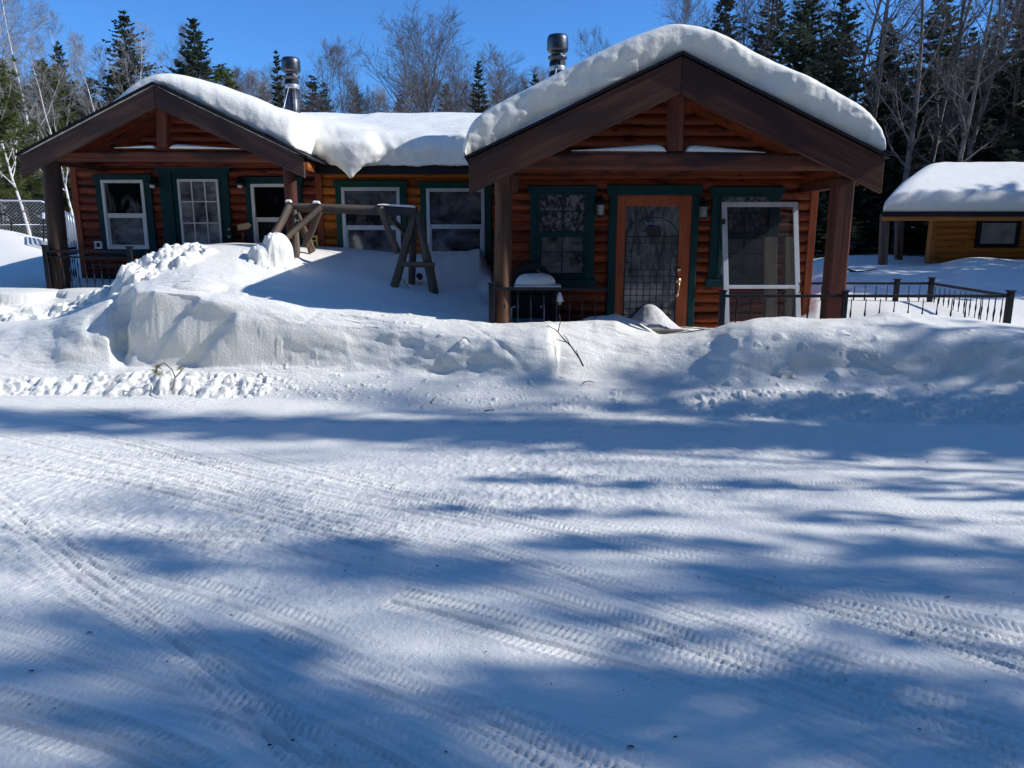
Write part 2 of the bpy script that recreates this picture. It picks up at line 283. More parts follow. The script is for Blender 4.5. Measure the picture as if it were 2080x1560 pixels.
# ------------------------------------------------------------------ snow ground (one sheet)
# columns of (row in photo, distance) along the snow surface; ('z', height, distance) where it is hidden
P = 'p'; Z = 'z'
COLS = {
 -500: [(790, 7.1), (745, 7.5), (700, 7.9), (672, 8.3), (655, 8.8), (640, 9.3), (595, 9.8), (585, 10.2), (565, 12), (500, 14), (465, 16), (470, 30)],
 -60: [(790, 7.1), (742, 7.5), (700, 7.85), (668, 8.25), (655, 8.6), (640, 9.05), (588, 9.65), (580, 10), (562, 12), (498, 14), (455, 16), ('z', 1.4, 24)],
 40: [(790, 7.1), (745, 7.5), (700, 7.75), (662, 8.1), ('z', .56, 8.6), (642, 9.0), (592, 9.6), (578, 10), (560, 12), (500, 14), (468, 16), ('z', 1.4, 24)],
 110: [(790, 7.1), (745, 7.5), (700, 7.65), (648, 8.0), ('z', .60, 8.6), (645, 9.1), (592, 9.7), (578, 10.1), (562, 11.6), (530, 13), (500, 15), ('z', 1.42, 22)],
 165: [(790, 7.1), (750, 7.42), (735, 7.5), (680, 7.62), (625, 7.95), ('z', .70, 8.5), ('z', .72, 9.2), (592, 9.8), (578, 10.1), (555, 12), (522, 14), (492, 18), ('z', 1.42, 25)],
 222: [(790, 7.1), (755, 7.38), (735, 7.5), (690, 7.6), (640, 7.75), (604, 7.95), ('z', .86, 8.6), ('z', .86, 9.2), (596, 9.8), (582, 10.1), ('z', .95, 12), ('z', 1.2, 14), ('z', 1.3, 24)],
 236: [(790, 7.1), (755, 7.38), (738, 7.52), (700, 7.72), (650, 7.86), (600, 7.98), (583, 8.3), ('z', .98, 8.9), ('z', .9, 9.6), ('z', .9, 12), ('z', 1.3, 24)],
 258: [(790, 7.1), (755, 7.36), (740, 7.55), (700, 7.78), (650, 7.86), (592, 7.95), (575, 8.3), (562, 8.7), ('z', .98, 9.5), ('z', .95, 12), ('z', 1.3, 24)],
 270: [(790, 7.1), (755, 7.34), (742, 7.50), (705, 7.60), (690, 7.50), (650, 7.44), (600, 7.5), (585, 7.7), (572, 8.1), (552, 8.7), ('z', 1.02, 9.6), ('z', 1.0, 12), ('z', 1.3, 24)],
 310: [(792, 7.05), (755, 7.33), (742, 7.50), (722, 7.56), (705, 7.44), (650, 7.40), (600, 7.47), (586, 7.62), (565, 8.1), (530, 8.9), (515, 9.3), ('z', 1.1, 10.2), ('z', 1.1, 12), ('z', 1.3, 24)],
 400: [(795, 7.0), (752, 7.33), (742, 7.45), (730, 7.50), (712, 7.40), (645, 7.40), (606, 7.5), (588, 7.68), (574, 7.85), (545, 8.3), (512, 9.0), (497, 9.5), (496, 10.5), ('z', 1.4, 12), ('z', 1.3, 24)],
 480: [(795, 7.0), (755, 7.30), (738, 7.40), (725, 7.38), (650, 7.43), (614, 7.55), (594, 7.75), (576, 7.95), (548, 8.4), (515, 9.0), (498, 9.6), (493, 10.5), ('z', 1.42, 12), ('z', 1.3, 24)],
 560: [(800, 6.9), (757, 7.27), (740, 7.38), (655, 7.45), (622, 7.6), (600, 7.85), (584, 8.05), (560, 8.5), (525, 9.05), (502, 9.5), (497, 10.2), (499, 11), ('z', 1.4, 12), ('z', 1.3, 24)],
 620: [(800, 6.85), (755, 7.27), (740, 7.36), (660, 7.45), (632, 7.6), (610, 7.85), (592, 8.12), (572, 8.6), (540, 9.3), (512, 10.2), (500, 11.0), ('z', 1.4, 12), ('z', 1.3, 24)],
 700: [(810, 6.8), (760, 7.2), (745, 7.32), (665, 7.45), (638, 7.6), (620, 7.85), (605, 8.15), (588, 8.7), (560, 9.3), (530, 10.1), (504, 11.0), ('z', 1.38, 12), ('z', 1.3, 24)],
 800: [(820, 6.6), (765, 7.1), (750, 7.22), (672, 7.38), (650, 7.52), (636, 7.8), (622, 8.1), (608, 8.6), (580, 9.2), (550, 9.9), (525, 10.6), (512, 11.1), ('z', 1.3, 12), ('z', 1.3, 24)],
 900: [(830, 6.5), (770, 7.0), (755, 7.12), (682, 7.28), (663, 7.42), (650, 7.7), (639, 8.0), (628, 8.5), (590, 9.3), (555, 10), (530, 10.7), (517, 11.1), ('z', 1.3, 12), ('z', 1.3, 24)],
 975: [(832, 6.45), (775, 6.9), (760, 7.03), (688, 7.18), (670, 7.32), (658, 7.6), (649, 7.9), (640, 8.4), (600, 9.2), (548, 10.3), (512, 10.9), (500, 11.2), ('z', 1.3, 13), ('z', 1.3, 24)],
 1000: [(835, 6.42), (775, 6.87), (762, 6.98), (690, 7.13), (672, 7.28), (661, 7.6), (653, 7.9), (645, 8.3), (610, 9.2), ('z', 1.0, 9.6), ('z', 1.2, 24)],
 1025: [(835, 6.4), (777, 6.85), (764, 6.95), (692, 7.1), (674, 7.25), (663, 7.55), (656, 7.85), ('z', .36, 8.15), ('z', .36, 9.3), ('z', 1.2, 24)],
 1085: [(838, 6.37), (780, 6.82), (766, 6.92), (694, 7.08), (674, 7.22), (660, 7.5), (655, 7.75), ('z', .36, 8.1), ('z', .36, 9.3), ('z', 1.2, 24)],
 1116: [(840, 6.36), (782, 6.80), (768, 6.92), (700, 7.10), (676, 7.24), (660, 7.5), (655, 7.75), ('z', .38, 8.1), ('z', .36, 9.3), ('z', 1.2, 24)],
 1132: [(840, 6.35), (795, 6.68), (782, 6.82), (765, 7.02), (722, 7.20), (680, 7.38), (656, 7.65), ('z', .50, 8.1), ('z', .38, 9.3), ('z', 1.2, 24)],
 1200: [(840, 6.35), (797, 6.66), (787, 6.80), (770, 6.98), (735, 7.16), (695, 7.36), (655, 7.72), (645, 7.95), ('z', .50, 8.5), ('z', .38, 9.3), ('z', 1.2, 24)],
 1250: [(842, 6.34), (798, 6.66), (788, 6.82), (770, 7.0), (735, 7.18), (695, 7.38), (660, 7.62), (640, 8.0), (637, 8.2), ('z', .46, 8.7), ('z', .45, 9.3), ('z', 1.2, 24)],
 1290: [(844, 6.32), (798, 6.66), (788, 6.82), (770, 7.0), (738, 7.16), (705, 7.32), (685, 7.5), (668, 7.75), (650, 8.1), ('z', .44, 8.4), ('z', .42, 9.1), ('z', 1.2, 24)],
 1340: [(845, 6.3), (798, 6.64), (788, 6.80), (770, 6.96), (738, 7.12), (705, 7.32), (690, 7.5), (680, 7.7), ('z', .43, 8.0), (668, 8.3), ('z', .43, 8.6), ('z', .42, 9.1), ('z', 1.2, 24)],
 1395: [(845, 6.28), (798, 6.60), (790, 6.75), (770, 6.9), (738, 7.05), (700, 7.25), (682, 7.5), (675, 7.8), (672, 8.3), (668, 8.7), ('z', .42, 9.0), ('z', .42, 9.3), ('z', 1.2, 24)],
 1440: [(846, 6.26), (798, 6.58), (790, 6.70), (765, 6.85), (735, 6.98), (700, 7.14), (680, 7.35), (669, 7.7), (668, 7.9), ('z', .42, 8.4), ('z', .40, 9.3), ('z', 1.2, 24)],
 1482: [(848, 6.22), (790, 6.60), (775, 6.68), (735, 6.80), (705, 6.92), (675, 7.12), (662, 7.4), (658, 7.65), ('z', .42, 8.1), ('z', .40, 9.3), ('z', 1.2, 24)],
 1530: [(850, 6.2), (782, 6.62), (766, 6.70), (715, 6.80), (680, 6.92), (660, 7.15), (648, 7.5), ('z', .55, 8.1), ('z', .42, 9.3), ('z', 1.2, 24)],
 1600: [(850, 6.15), (777, 6.62), (762, 6.72), (700, 6.84), (668, 6.98), (652, 7.2), (641, 7.5), ('z', .58, 8.1), ('z', .45, 9.3), ('z', 1.2, 24)],
 1660: [(852, 6.12), (777, 6.6), (762, 6.70), (695, 6.82), (664, 6.97), (652, 7.2), (645, 7.5), ('z', .58, 8.1), (632, 9.0), (608, 10.0), ('z', .78, 12), ('z', .95, 14), ('z', 1.3, 26)],
 1720: [(855, 6.08), (777, 6.57), (762, 6.66), (692, 6.80), (662, 6.97), (652, 7.2), (646, 7.5), ('z', .60, 8.2), (627, 9.2), (602, 10.3), (572, 12), (545, 13.5), (527, 15.0), ('z', 1.3, 26)],
 1800: [(860, 6.0), (780, 6.5), (764, 6.6), (692, 6.74), (660, 6.93), (645, 7.15), (634, 7.45), ('z', .66, 8.1), (618, 9.5), (598, 10.7), (565, 12.3), (535, 14.0), (528, 15.2), ('z', 1.3, 26)],
 1900: [(865, 5.95), (785, 6.42), (768, 6.52), (700, 6.65), (665, 6.83), (650, 7.1), (638, 7.4), ('z', .62, 8.1), (624, 9.3), (604, 10.5), (575, 11.8), (550, 13.0), (541, 14.0), ('z', 1.0, 16), ('z', 1.3, 26)],
 1965: [(868, 5.92), (788, 6.38), (770, 6.48), (704, 6.60), (668, 6.77), (655, 7.05), (646, 7.35), ('z', .60, 8.0), (632, 9.1), (608, 10.3), (572, 11.7), (538, 12.9), (512, 13.9), ('z', 1.05, 14.4), ('z', 1.3, 26)],
 2080: [(875, 5.85), (795, 6.3), (778, 6.4), (712, 6.5), (680, 6.7), (668, 7.0), (662, 7.2), ('z', .55, 7.9), (638, 8.9), (610, 10.2), (578, 11.4), (548, 12.7), (526, 13.9), ('z', 1.1, 14.4), ('z', 1.3, 26)],
 2600: [(885, 5.75), (805, 6.2), (788, 6.3), (722, 6.4), (690, 6.6), (678, 6.9), (670, 7.2), ('z', .55, 7.9), (638, 8.9), (610, 10.2), (580, 11.4), (555, 12.7), (545, 13.9), ('z', 1.1, 14.6), ('z', 1.3, 26)],
}
def col_table():
    T = []
    for px in sorted(COLS):
        L = []
        for c in COLS[px]:
            if c[0] == 'z': L.append((c[2], c[1], L[-1][2]))
            else:
                q = at(px, c[0], c[1]); L.append((c[1], q.z, q.x / c[1]))
        T.append((px, L))
    return T
TAB = col_table()
def base_height(xs, ys):
    H = np.zeros((len(ys), len(xs)), np.float32)
    cz = np.zeros((len(TAB), len(ys))); cu = np.zeros_like(cz)
    for i, (px, L) in enumerate(TAB):
        Y = [0, L[0][0]] + [a[0] for a in L[1:]] + [60, 2000]
        zz = [0, 0] + [a[1] for a in L[1:]] + [1.5, 4.0]
        uu = [L[0][2]] * 2 + [a[2] for a in L[1:]] + [L[-1][2]] * 2
        cz[i] = np.interp(ys, Y, zz); cu[i] = np.interp(ys, Y, uu)
    for j, y in enumerate(ys):
        yy = max(y, 4.0)
        H[j] = np.interp(xs, cu[:, j] * yy, cz[:, j])
    return H
def axis(segs):
    out = [segs[0][0]]
    for a, b, s0, s1 in segs:
        x = a
        while x < b - 1e-6:
            t = (x - a) / (b - a); x += s0 + (s1 - s0) * t; out.append(min(x, b))
    return np.array(out)
xs = axis([(-300, -40, 40, 10), (-40, -14, 4, .5), (-14, -7.5, .25, .05), (-7.5, -5.7, .035, .016), (-5.7, -3.2, .014, .012), (-3.2, 3.6, .0095, .0095), (3.6, 5.4, .012, .014), (5.4, 6.0, .02, .04), (6.0, 12, .05, .2), (12, 40, .5, 5), (40, 300, 10, 50)])
ys = axis([(-60, -4, 8, .5), (-4, 1.3, .3, .05), (1.3, 4.0, .009, .012), (4.0, 6.0, .013, .018), (6.0, 6.6, .0125, .0125), (6.6, 7.9, .0055, .0055), (7.9, 9.5, .0105, .0125), (9.5, 11.3, .03, .05), (11.3, 16, .08, .2), (16, 40, .4, 3), (40, 400, 6, 60)])
X, Y = np.meshgrid(xs, ys)
X = X.astype(np.float32); Y = Y.astype(np.float32)
H = base_height(xs, ys)
def blur(H, k):
    ker = np.array([1, 4, 6, 4, 1], np.float32) / 16
    for _ in range(k):
        p = np.pad(H, ((2, 2), (0, 0)), 'edge'); H = sum(ker[i] * p[i:i + H.shape[0]] for i in range(5))
        p = np.pad(H, ((0, 0), (2, 2)), 'edge'); H = sum(ker[i] * p[:, i:i + H.shape[1]] for i in range(5))
    return H
H = blur(H, 3)
PXm = CX + F * (X / np.maximum(Y, 1.0)) * 1.02          # rough photo column, used only to say where along the road we are
basePx = [px for px, L in TAB]; baseY = [L[0][0] for px, L in TAB]
u_of = lambda px: (px - CX) / F / 1.02
By = np.interp(X / np.maximum(Y, 1.0), [u_of(p) for p in basePx], baseY).astype(np.float32)   # where the bank begins
dB = Y - By
road = 1 - sst(-.12, .02, dB)
near = (np.abs(X) < 14) & (Y > 1) & (Y < 20)
# soft drifts and plough scoops
H += .035 * fbm(X * .5, Y * .5, 3, 3) * sst(-.3, .6, dB)
face = sst(.35, .6, dB) * (1 - sst(1.0, 1.8, dB))
H += face * .03 * fbm(X * 1.3, Y * 1.3, 3, 5)
right = sst(1.9, 2.6, X)
H += face * right * .035 * fbm(X * 2.2, Y * 2.2, 3, 21)
# block edges cut by the plough: terraced noise
# wind ripples on the hollow and the left bank
rip = (sst(7.0, 7.3, Y) * (1 - sst(8.0, 8.6, Y)))
H += rip * .006 * fbm(X * 5, Y * 26 + X * 4, 3, 41)
rgm = np.random.RandomState(5)
def chunks(n, f_pos, rmin, rmax, flat=.75, seed=1):
    rg = np.random.RandomState(seed)
    for _ in range(n):
        x, y = f_pos(rg); r = rmin * (rmax / rmin) ** (rg.rand() ** 3.6)
        i0, i1 = np.searchsorted(xs, [x - r * 1.3, x + r * 1.3]); j0, j1 = np.searchsorted(ys, [y - r * 1.3, y + r * 1.3])
        if i1 - i0 < 2 or j1 - j0 < 2: continue
        dx = (X[j0:j1, i0:i1] - x) / r; dy = (Y[j0:j1, i0:i1] - y) / r
        hgt = np.full(dx.shape, rg.uniform(.45, .9), np.float32) + dx * rg.uniform(-.5, .5) + dy * rg.uniform(-.5, .5)
        a0 = rg.rand() * 6.28; m = 5 + rg.randint(3)
        for k in range(m):
            a = a0 + 6.283 * (k + rg.uniform(-.3, .3)) / m; st = rg.uniform(1.2, 3.2)
            hgt = np.minimum(hgt, st * (rg.uniform(.6, 1.0) - dx * math.cos(a) - dy * math.sin(a)))
        sub = H[j0:j1, i0:i1]; c = float(H[min(np.searchsorted(ys, y), len(ys) - 1), min(np.searchsorted(xs, x), len(xs) - 1)])
        H[j0:j1, i0:i1] = np.maximum(sub, np.minimum(c - r * .15 + r * flat * hgt + .25 * (sub - c), sub + r * 1.2))
def yb(x):   # bank start for world x
    u = x / 6.6
    return float(np.interp(u, [u_of(p) for p in basePx], baseY))
# rubble along the foot of the bank, coarse on the left, frosty on the right
chunks(2200, lambda g: ((lambda x: (x, yb(x) + g.uniform(-.05, .05) + .24 * g.rand() ** 1.3))(g.uniform(-5.6, -2.4))), .006, .07, .6, seed=2)
chunks(26, lambda g: ((lambda x: (x, yb(x) + g.uniform(.03, .24)))(g.uniform(-5.6, -2.6))), .07, .13, .5, seed=22)
chunks(800, lambda g: ((lambda x: (x, yb(x) + g.uniform(-.03, .26)))(g.uniform(-2.7, 1.8))), .010, .032, .6, seed=3)
chunks(1400, lambda g: ((lambda x: (x, yb(x) + g.uniform(-.05, .38)))(g.uniform(1.7, 5.2))), .010, .055, .7, seed=4)
chunks(500, lambda g: ((lambda x: (x, yb(x) + g.uniform(.10, .50)))(g.uniform(-2.7, 5.0))), .006, .06, .45, seed=14)
chunks(90, lambda g: ((lambda x: (x, yb(x) + g.uniform(.30, 1.0)))(g.uniform(1.9, 5.0))), .012, .10, .30, seed=15)
chunks(240, lambda g: ((lambda x: (x, yb(x) + g.uniform(.75, 1.25)))(g.uniform(-4.2, -.2))), .01, .06, .35, seed=16)
# avalanche of blocks on the left mound
def mound(g):
    t = g.rand(); p = at(245 + 165 * t + g.uniform(-25, 25), 592 - 78 * t, 8.35 + .7 * t + g.uniform(-.35, .35)); return p.x, p.y
chunks(900, mound, .014, .12, .8, seed=6)
chunks(260, lambda g: ((lambda p: (p.x, p.y))(at(g.uniform(495, 590), g.uniform(480, 545), 9.0 + g.uniform(-.3, .3)))), .012, .06, .7, seed=7)
chunks(200, lambda g: (g.uniform(-6.6, -4.9), g.uniform(8.75, 9.35)), .03, .13, .8, seed=8)      # churned strip far left
def dome(px, py, Yd, r, h, e=1.0):
    global H
    p = at(px, py, Yd); d = ((X - p.x) / r) ** 2 + ((Y - p.y) / (r * e)) ** 2
    H = np.maximum(H, np.where(d < 1, p.z - h + h * np.sqrt(np.clip(1 - d, 0, 1)), -9)).astype(np.float32)
dome(563, 472, 9.05, .18, .28)
chunks(130, lambda g: ((lambda p: (p.x, p.y))(at(g.uniform(505, 560), g.uniform(488, 520), 9.0 + g.uniform(-.12, .12)))), .015, .08, .8, seed=23)
dome(536, 494, 9.0, .20, .16)
chunks(60, lambda g: ((lambda p: (p.x, p.y))(at(g.uniform(510, 560), g.uniform(488, 515), 8.9 + g.uniform(-.1, .1)))), .01, .05, .8, seed=24)
dome(405, 572, 7.9, .36, .10, .7); dome(60, 585, 9.8, .5, .06); dome(200, 582, 10, .5, .05)
# small craters and lit spots on faces
# ---- road surface: packed snow, tyre tracks
H += road * (.020 * fbm(X * .35, Y * .5, 3, 60) + .0065 * fbm(X * 3, Y * 3, 3, 61) + .0065 * fbm(X * 22, Y * 22, 3, 62, .62) * (.12 + 1.1 * sst(.3, .8, vnoise(X * .6, Y * .9, 63))))
crumb = sst(.52, .75, vnoise(X * .55 + 3, Y * .8, 64)) * road
H += crumb * .010 * np.maximum(0, fbm(X * 26, Y * 26, 2, 66))
chunks(260, lambda g: (g.uniform(-4, 5), g.uniform(1.6, 6.3)), .008, .018, .6, seed=12)
def track(pts, width=.23, depth=.011, lug=.034, seed=0, amp=1.0, ribs=True, slant=.35):
    global H
    W = [gnd(px, py) for px, py in pts]
    # smooth polyline
    C = []
    n = len(W)
    for i in range(n - 1):
        p0, p1, p2, p3 = W[max(i - 1, 0)], W[i], W[i + 1], W[min(i + 2, n - 1)]
        for k in range(8):
            t = k / 8; C.append(.5 * ((2 * p1) + (p2 - p0) * t + (2 * p0 - 5 * p1 + 4 * p2 - p3) * t * t + (3 * p1 - p0 - 3 * p2 + p3) * t ** 3))
    C.append(W[-1])
    s0 = 0; hw = width / 2; m = hw * 1.35
    best = {}
    add = np.zeros_like(H); bd = np.full(H.shape, 9, np.float32)
    for i in range(len(C) - 1):
        a, b = C[i], C[i + 1]; L = (b - a).length
        if L < 1e-5: continue
        i0, i1 = np.searchsorted(xs, [min(a.x, b.x) - m, max(a.x, b.x) + m]); j0, j1 = np.searchsorted(ys, [min(a.y, b.y) - m, max(a.y, b.y) + m])
        if i1 > i0 and j1 > j0:
            x = X[j0:j1, i0:i1]; y = Y[j0:j1, i0:i1]; dx = (b.x - a.x) / L; dy = (b.y - a.y) / L
            s = (x - a.x) * dx + (y - a.y) * dy; v = -(x - a.x) * dy + (y - a.y) * dx
            sc = np.clip(s, 0, L); d = np.hypot(s - sc, v)
            S_ = s0 + s; e = v / hw; ae = np.abs(e)
            inside = 1 - sst(.92, 1.06, ae)
            hh = -depth * .45 * inside
            if ribs:
                hh = hh + depth * 1.0 * np.exp(-((ae - .14) / .06) ** 2) - depth * 1.5 * np.exp(-((ae - .32) / .06) ** 2) * inside
            ph = S_ / lug + np.sign(e) * slant * ae * 3 + (e > 0) * .5
            lg = sst(.25, .75, .5 + .5 * np.sin(2 * np.pi * ph))
            hh = hh + depth * .95 * (lg - .45) * sst(.40, .52, ae) * (1 - sst(.88, 1.12, ae))
            hh = hh + depth * .5 * np.exp(-((ae - 1.12) / .10) ** 2)
            hh = hh * (1 - sst(1.2, 1.35, ae))
            fade = (.25 + .9 * sst(.28, .6, vnoise(S_ * .9 + seed * 7, S_ * 0 + seed, seed + 70))) * amp
            ok = (d < bd[j0:j1, i0:i1]) & (s > -.01) & (s < L + .01) if 0 < i < len(C) - 2 else (d < bd[j0:j1, i0:i1]) & (s >= 0) & (s <= L)
            add[j0:j1, i0:i1] = np.where(ok, hh * fade, add[j0:j1, i0:i1]); bd[j0:j1, i0:i1] = np.where(ok, d, bd[j0:j1, i0:i1])
        s0 += L
    keep = 1 - .7 * (1 - sst(.8 * hw, 1.1 * hw, bd))
    H = (H + add * road).astype(np.float32)
TR = [
 ([(-300, 775), (0, 838), (300, 908), (600, 988), (900, 1048), (1200, 1108), (1500, 1185), (1800, 1265), (2080, 1355), (2400, 1470)], 1.0, .24),
 ([(-300, 740), (0, 800), (260, 852), (560, 937), (830, 1005), (1100, 1068), (1400, 1142), (1700, 1205), (2080, 1295), (2400, 1390)], 1.0, .24),
 ([(-300, 820), (0, 882), (300, 950), (650, 1045), (1000, 1135), (1300, 1205), (1600, 1303), (1900, 1392), (2200, 1480)], .8, .24),
 ([(-200, 890), (0, 932), (260, 980), (600, 1062), (900, 1150), (1300, 1275), (1700, 1420), (2080, 1560)], .9, .24),
 ([(-60, 955), (90, 1082), (230, 1190), (400, 1320), (520, 1432), (640, 1600)], .5, .23),
 ([(60, 1075), (180, 1180), (330, 1275), (520, 1380), (760, 1500), (1000, 1640)], .6, .24),
 ([(-200, 1062), (0, 1070), (270, 1082), (540, 1084)], 1.2, .25),
 ([(-200, 1310), (0, 1352), (300, 1408), (500, 1452), (800, 1600)], .9, .25),
 ([(-200, 1400), (0, 1445), (250, 1512), (500, 1640)], 1.1, .25),
 ([(540, 1290), (800, 1395), (1000, 1478), (1300, 1640)], .9, .25),
 ([(800, 1210), (1000, 1262), (1300, 1345), (1700, 1458), (2300, 1640)], 1.1, .25),
 ([(-300, 1180), (0, 1165), (300, 1185), (700, 1205), (1000, 1215)], .35, .23),
 ([(950, 975), (1300, 978), (1700, 985), (2080, 1000), (2500, 1030)], .9, .25),
 ([(1500, 1180), (1800, 1168), (2080, 1160), (2500, 1170)], .9, .25),
 ([(-200, 828), (0, 835), (300, 850), (700, 856), (1100, 862), (1500, 872)], .7, .22),
 ([(-100, 805), (200, 806), (500, 812), (900, 826)], .7, .20),
 ([(600, 1060), (900, 1090), (1200, 1180), (1500, 1290), (1800, 1410), (2080, 1530)], .6, .24),
 ([(-100, 1020), (200, 1140), (500, 1230), (800, 1350), (1100, 1500), (1300, 1640)], .6, .24),
 ([(-100, 990), (150, 1010), (500, 1120), (760, 1160), (1050, 1235), (1400, 1370), (1800, 1560)], .55, .24),
]
_g = random.Random(77)
for (ax, ay, bx_, by_) in ((0, 915, 2080, 1330), (0, 860, 2080, 1230), (0, 1005, 1500, 1400), (0, 950, 1700, 1290), (0, 1130, 700, 1560), (300, 1250, 1300, 1560), (0, 1290, 900, 1560), (700, 1130, 2080, 1480), (900, 1010, 2080, 1060), (1100, 1330, 2080, 1600), (0, 905, 1200, 1030)):
    TR.append(([(ax - 300 * (bx_ - ax) / 2000, ay - 300 * (by_ - ay) / 2000)] + [(ax + (bx_ - ax) * t, ay + (by_ - ay) * (t ** 1.08) + _g.uniform(-9, 9)) for t in (0, .25, .5, .75, 1)], _g.uniform(.45, .75), _g.uniform(.2, .24)))
for i, (pts, amp, wd) in enumerate(TR): track(pts, wd * .78, .0085, .027 + .003 * (i % 3), i + 1, amp, True, .35 if i % 2 else -.3)
# the porch floors and the ground under the buildings stay low
H = np.where((X > -6.2) & (X < 6) & (Y > 11.4) & (Y < 16), np.minimum(H, 1.2), H)
def gh(x, y):
    return float(H[min(np.searchsorted(ys, y), len(ys) - 1), min(np.searchsorted(xs, x), len(xs) - 1)])
gy, gx = np.gradient(H, ys.astype(np.float32), xs.astype(np.float32)); nn = 1 / np.sqrt(gx * gx + gy * gy + 1)
steep = np.clip((1 - nn) * 2.2, 0, 1)
lum = np.clip(dB * 0 + face + sst(.0, .3, dB) * (1 - sst(.3, .6, dB)) * .5, 0, 1)
tex_ = .050 * fbm(X * 1.1 + H * .8, H * 2.6 + Y * .8, 3, 101) + .022 * fbm(X * 3.2 + H * 1.5, H * 7 + Y * 2, 3, 102)
scoop = np.maximum(0, vnoise(X * 2.3, H * 3.4 + Y, 103) - .62) * -.10
led = fbm(X * .5, H * 1.2 + Y * .3, 2, 104); led = np.maximum(0, 1 - np.abs(led) / .04) * -.012
offs = lum * (tex_ + scoop + led) * (.35 + .65 * steep) + sst(0, .3, dB) * (Y < 9.5) * (.004 * fbm(X * 11 + H * 7, Y * 11 + H * 15, 4, 105, .62))
XO, YO, HO = X - gx * nn * offs, Y - gy * nn * offs, H + nn * offs
nx, ny = len(xs), len(ys)
me = bpy.data.meshes.new('snow_ground')
me.vertices.add(nx * ny); me.vertices.foreach_set('co', np.stack([XO, YO, HO], -1).astype(np.float32).ravel())
idx = np.arange(nx * ny).reshape(ny, nx)
quad = np.stack([idx[:-1, :-1], idx[:-1, 1:], idx[1:, 1:], idx[1:, :-1]], -1).reshape(-1, 4)
me.loops.add(quad.size); me.loops.foreach_set('vertex_index', quad.ravel().astype(np.int32))
me.polygons.add(len(quad)); me.polygons.foreach_set('loop_start', (np.arange(len(quad)) * 4).astype(np.int32))
me.polygons.foreach_set('loop_total', np.full(len(quad), 4, np.int32)); me.update(calc_edges=True); me.shade_smooth()
me.materials.append(M['snow'])
tag(link(bpy.data.objects.new('snow_ground', me)), kind='structure')

# ------------------------------------------------------------------ the log cabin
YR, YM = 9.2, 11.2            # wall planes: right wing, middle and left wing
YPR, YPL = 7.8, 9.95          # porch post lines
YBR, YBL = 7.6, 9.75          # barge boards
LOGH = .125
cabin = thing('log_cabin', 'red log cabin with two gabled porches and thick snow on its roofs', 'cabin', (0, 9.2, 0))

def log_wall(x0, x1, z0, z1, y, m, top=None, bulge=.038, name='wall'):
    mb = MB(); k = 0; z = z0
    rg = random.Random(3)
    while z < z1 - .01:
        zt = z + LOGH
        a, b = x0, x1
        if top:
            lim = top(z + LOGH * .5)
            if lim is None: break
            a, b = max(x0, lim[0]), min(x1, lim[1])
        n = max(2, int((b - a) / .25)); prof = [(-.35, -.008), (.42, .008), (.74, .024), (.94, .044), (1, .0625), (.94, .081), (.74, .101), (.42, .117), (-.35, .133)]
        j = rg.uniform(-.004, .004)
        vs = []; fs = []
        for i in range(n + 1):
            xx = a + (b - a) * i / n; w_ = rg.uniform(-.0015, .0015)
            for d, h in prof: vs.append((xx, y - bulge * d - j * d, z + h + w_))
        q = len(prof)
        for i in range(n):
            for t in range(q - 1): fs.append((i * q + t, (i + 1) * q + t, (i + 1) * q + t + 1, i * q + t + 1))
        mb.add(vs, fs); z = zt
    mb.box((x0, y + .002, z0), (x1, y + .12, z0 + .05))
    o = mb.build(name, m, cabin, smooth=False)
    sm = np.ones(len(o.data.polygons), bool); o.data.polygons.foreach_set('use_smooth', sm)
    return o

TAN = .454
# right wing numbers
pkR = at(1385, 112, YBR); eLR = at(952, 315, YBR); eRR = at(1795, 325, YBR)
XR = pkR.x; ZR = pkR.z
sR = (pkR.z - (eLR.z + eRR.z) / 2) / ((eRR.x - eLR.x) / 2)
xr0, xr1 = -.20, at(1640, 500, YR).x
def gableR(z):
    w_ = (ZR + .0 - z) / sR
    return None if w_ < .05 else (XR - w_, XR + w_)
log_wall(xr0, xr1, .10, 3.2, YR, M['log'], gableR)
pkL = at(313, 172, YBL); eLL = at(40, 308, YBL); eRL = at(618, 325, YBL)
XL = pkL.x; ZL = pkL.z; sL = (pkL.z - (eLL.z + eRL.z) / 2) / ((eRL.x - eLL.x) / 2)
xl0, xl1 = at(166, 450, YM).x, at(655, 450, YM).x
def gableL(z):
    w_ = (ZL + .0 - z) / sL
    return None if w_ < .05 else (XL - w_, XL + w_)
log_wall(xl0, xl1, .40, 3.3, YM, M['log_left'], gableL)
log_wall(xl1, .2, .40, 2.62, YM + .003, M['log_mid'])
# corner boards
def bx(name, a, b, m, parent=cabin, bev=.006):
    o = MB().box(a, b).build(name, m, parent)
    return bevel(o, bev) if bev else o
bx('corner_board', (xr1 - .02, YR - .05, .1), (xr1 + .07, YR + .10, 2.35), M['corner'])
bx('corner_board', (xl0 - .07, YM - .05, .4), (xl0 + .02, YM + .10, 2.55), M['corner'])
q = at(650, 400, YM); bx('corner_board', (q.x - .05, YM - .06, .6), (q.x + .05, YM - .001, 2.5), M['corner'])
# side and back walls
def side(name, x, y0, y1, z0, z1, m): return bx(name, (x, y0, z0), (x + .1, y1, z1), m, bev=0)
side('wall', xr1 - .1, YR + .1, 13.5, .1, 2.35, M['log']); side('wall', xl0, YM + .1, 15.5, .4, 2.5, M['log_left']); side('wall', xr0, YR + .1, YM, .1, 2.35, M['log'])
bx('wall', (xl0, 15.5, .4), (xr1, 15.6, 2.5), M['log_left'], bev=0)
bx('wall_plate', (xl1 + .06, YM - .10, 2.40), (.0, YM - .045, 2.50), M['log_mid'])
